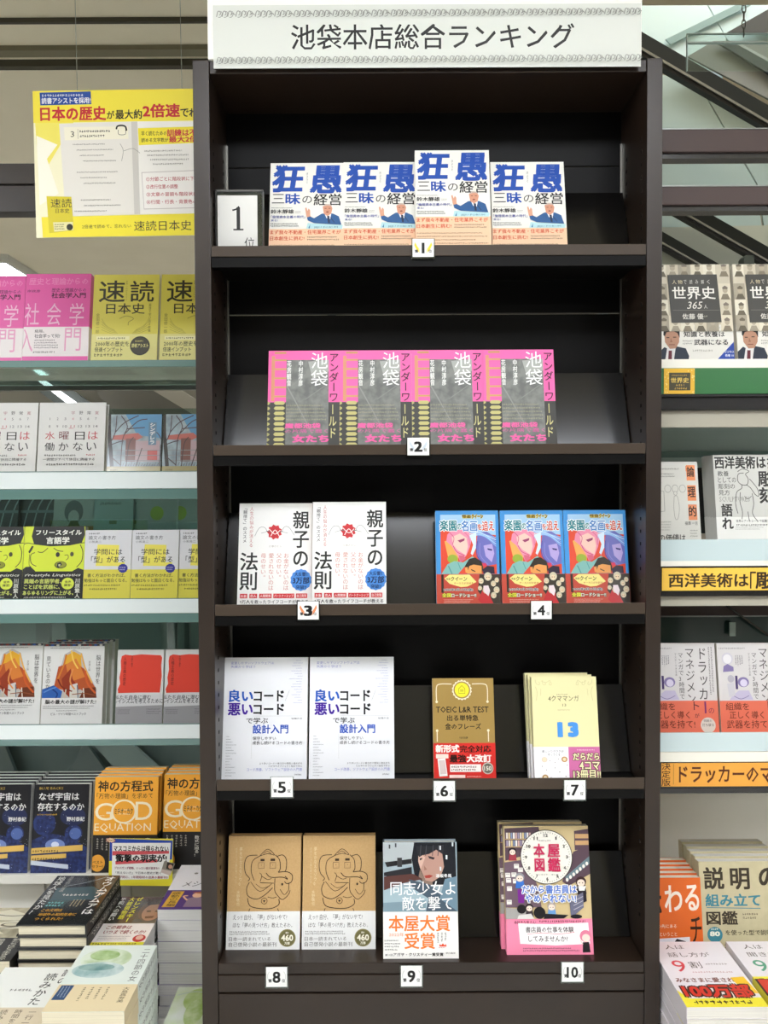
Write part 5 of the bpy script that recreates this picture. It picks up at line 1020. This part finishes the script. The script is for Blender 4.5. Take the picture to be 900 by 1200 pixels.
panel([(872, 302), (874, 299), (883, 299), (884, 302), (884, 345), (872, 345)], 3.1, .05, mat('4a5048', .5), 'post', esc)
# acrylic sign plate hung on a chain
t = thing('acrylic_sign', 'empty clear acrylic plate hung by a thin metal chain at the upper right', 'sign', at(872, 44, 2.0))
o0 = at(872, 44, 2.0)
def rel(px, py): p = at(px, py, 2.0)-o0; return p.x, p.z
xa_, z1 = rel(805, 39); x2, z2 = rel(1000, 82); _, z3 = rel(872, 49)
MB().box(xa_, x2, 0, .004, z2, z1, glass_mat('f0f6f4', .02)).build('plate', t)
MB().box(xa_, x2, -.001, .005, z1-.002, z1, mat('b9c8c5', .2)).box(xa_, x2, -.002, .006, z3-.003, z3, mat('c3d0cd', .2)).box(xa_, xa_+.002, -.001, .005, z2, z1, mat('b9c8c5', .2)).build('plate_edge', t)
for k in range(5):
    zc = .014+k*.0185; ln = MB(); pts = [(.005*math.cos(a)*(1 if k % 2 else .25), .005*math.cos(a)*(.25 if k % 2 else 1)+.002, zc+.0115*math.sin(a)) for a in [i*math.pi/6 for i in range(13)]]
    ln.tube(pts, .0015, mat('5f625c', .35, metal=.6), 5).build('chain_link', t)
MB().box(-.008, .010, -.004, .01, .104, .125, mat('5c4a40', .5)).tube([(0, .003, .12), (0, .003, CEIL-o0.z)], .002, steel, 6).build('hook', t)
bm = MB().box(at(753, 2, 1.98).x, 1.6, 1.98, 1.984, at(820, 5, 1.98).z, at(820, -40, 1.98).z, mat('b0a88f', .6)); struct('trim_4', bm)
# left background: reflections in the escalator glass, modelled as slabs and a glowing strip
tr = thing('escalator', 'dark escalator underside seen through the glass shelves on the left', 'escalator', (0, 0, 0))
be = mat('8f8a7c', .5); 
panel([(-200, 440), (300, 440), (300, 520), (-200, 520)], 3.4, .02, mat('8a8678', .5), 'side_panel', tr)
panel([(20, 440), (60, 440), (175, 520), (130, 520)], 3.3, .02, mat('4f544f', .4), 'dark_trim', tr)
panel([(95, 440), (180, 440), (320, 520), (165, 520)], 3.32, .02, mat('6a675c', .5), 'reflected_trim', tr)
panel([(150, 440), (185, 440), (300, 512), (300, 530)], 3.28, .02, mat('b0aa9a', .5), 'pale_trim', tr)
panel([(36, 440), (44, 440), (120, 494), (112, 498)], 3.25, .02, emit_mat(3), 'reflected_light', tr)  # glowing strip shaped as the mirrored ceiling light; no lamp hangs there
dg = mat('3c4c48', .3, .3)
panel([(-200, 715), (300, 715), (300, 960), (-200, 960)], 3.3, .02, mat('55635f', .4), 'lower_panel', tr)
panel([(-60, 860), (0, 860), (40, 960), (-60, 960)], 3.2, .02, dg, 'dark_trim', tr); panel([(100, 870), (150, 940), (40, 950), (60, 935)], 3.2, .02, dg, 'dark_trim', tr); panel([(105, 868), (150, 868), (230, 940), (170, 940)], 3.22, .02, mat('70807b', .4), 'pale_trim', tr)
for x0, x1 in ((42, 58), (197, 207), (216, 222)): panel([(x0, 725), (x1, 725), (x1, 775), (x0, 775)], 2.6, .02, mat('333b38', .5), 'post', tr)
sh = thing('rear_display', 'rear glass display shelf seen through the left shelving, holding small books', 'shelving', (0, 0, 0))
Yb = 2.3; zb_ = at(100, 628, Yb).z
MB().box(-1.6, .2, Yb-.02, Yb+.2, zb_-.008, zb_-.0005, gedge).build('glass_shelf', sh)
MB().box(-1.6, .2, Yb+.22, Yb+.23, at(100, 700, Yb).z, at(100, 560, Yb).z, mat('4c5a57', .3, .3)).build('back_panel', sh)
panel([(40, 580), (58, 580), (58, 700), (40, 700)], Yb+.1, .1, mat('26292a', .5), 'post', sh)
for x in (-1.6, .18): MB().box(x, x+.02, Yb+.18, Yb+.2, 0, zb_+.2, steel).build('leg', sh)
def rear(kind):
    A = Art(0, 0, 60, 50, .115, .128, .35)
    if kind == 0: A.r(0, 0, 60, 50, '2f3a3c'); [A.l([(5+q*14, 45), (12+q*14, 20), (20+q*14, 8)], 2, '8a9a9c') for q in range(4)]; A.r(0, 22, 60, 25, '6a7a7c'); c = '2f3a3c'
    elif kind == 1: A.r(0, 0, 60, 50, 'a9b6b2'); A.e(30, 24, 14, 13, '5a6a6c'); A.e(30, 30, 8, 8, 'a9b6b2'); A.p([(22, 40), (26, 34), (36, 34), (40, 40)], '3a4244'); A.r(0, 40, 60, 50, 'a06a5a'); c = 'a9b6b2'
    elif kind == 2: A.r(0, 0, 60, 50, '9fbcba'); A.m(10, 4, 50, 18, 2, '5a6e70', .4); A.r(25, 34, 36, 38, '6a7a70'); c = '9fbcba'
    else: A.r(0, 0, 60, 50, 'a3b3b0'); A.e(30, 26, 10, 8, '9cc040'); c = 'a3b3b0'
    return make_book(A, .015, c, 1)
lab = ['dark plant photo book on the rear shelf', 'pale book with a bird drawing on the rear shelf', 'pale blue book with a dark dotted title on the rear shelf', 'pale grey book with a green dot on the rear shelf']
for kk, xs in enumerate(((-14, 34), (80, 103), (127, 150), (181, 203))):
    h = Put(rear(kk) if kk != 9 else None)
    for q, x in enumerate((xs[0], xs[1]) if kk == 0 else (xs[0]-3, xs[0]+21+kk) if kk < 3 else (177, 203)):
        hh = h((at(x, 600, Yb).x, Yb+.05+.0165*q, zb_), (-GA, 0, 0), lab[kk]+(', left copy' if q == 0 else ', right copy'), 'small books on the rear display')
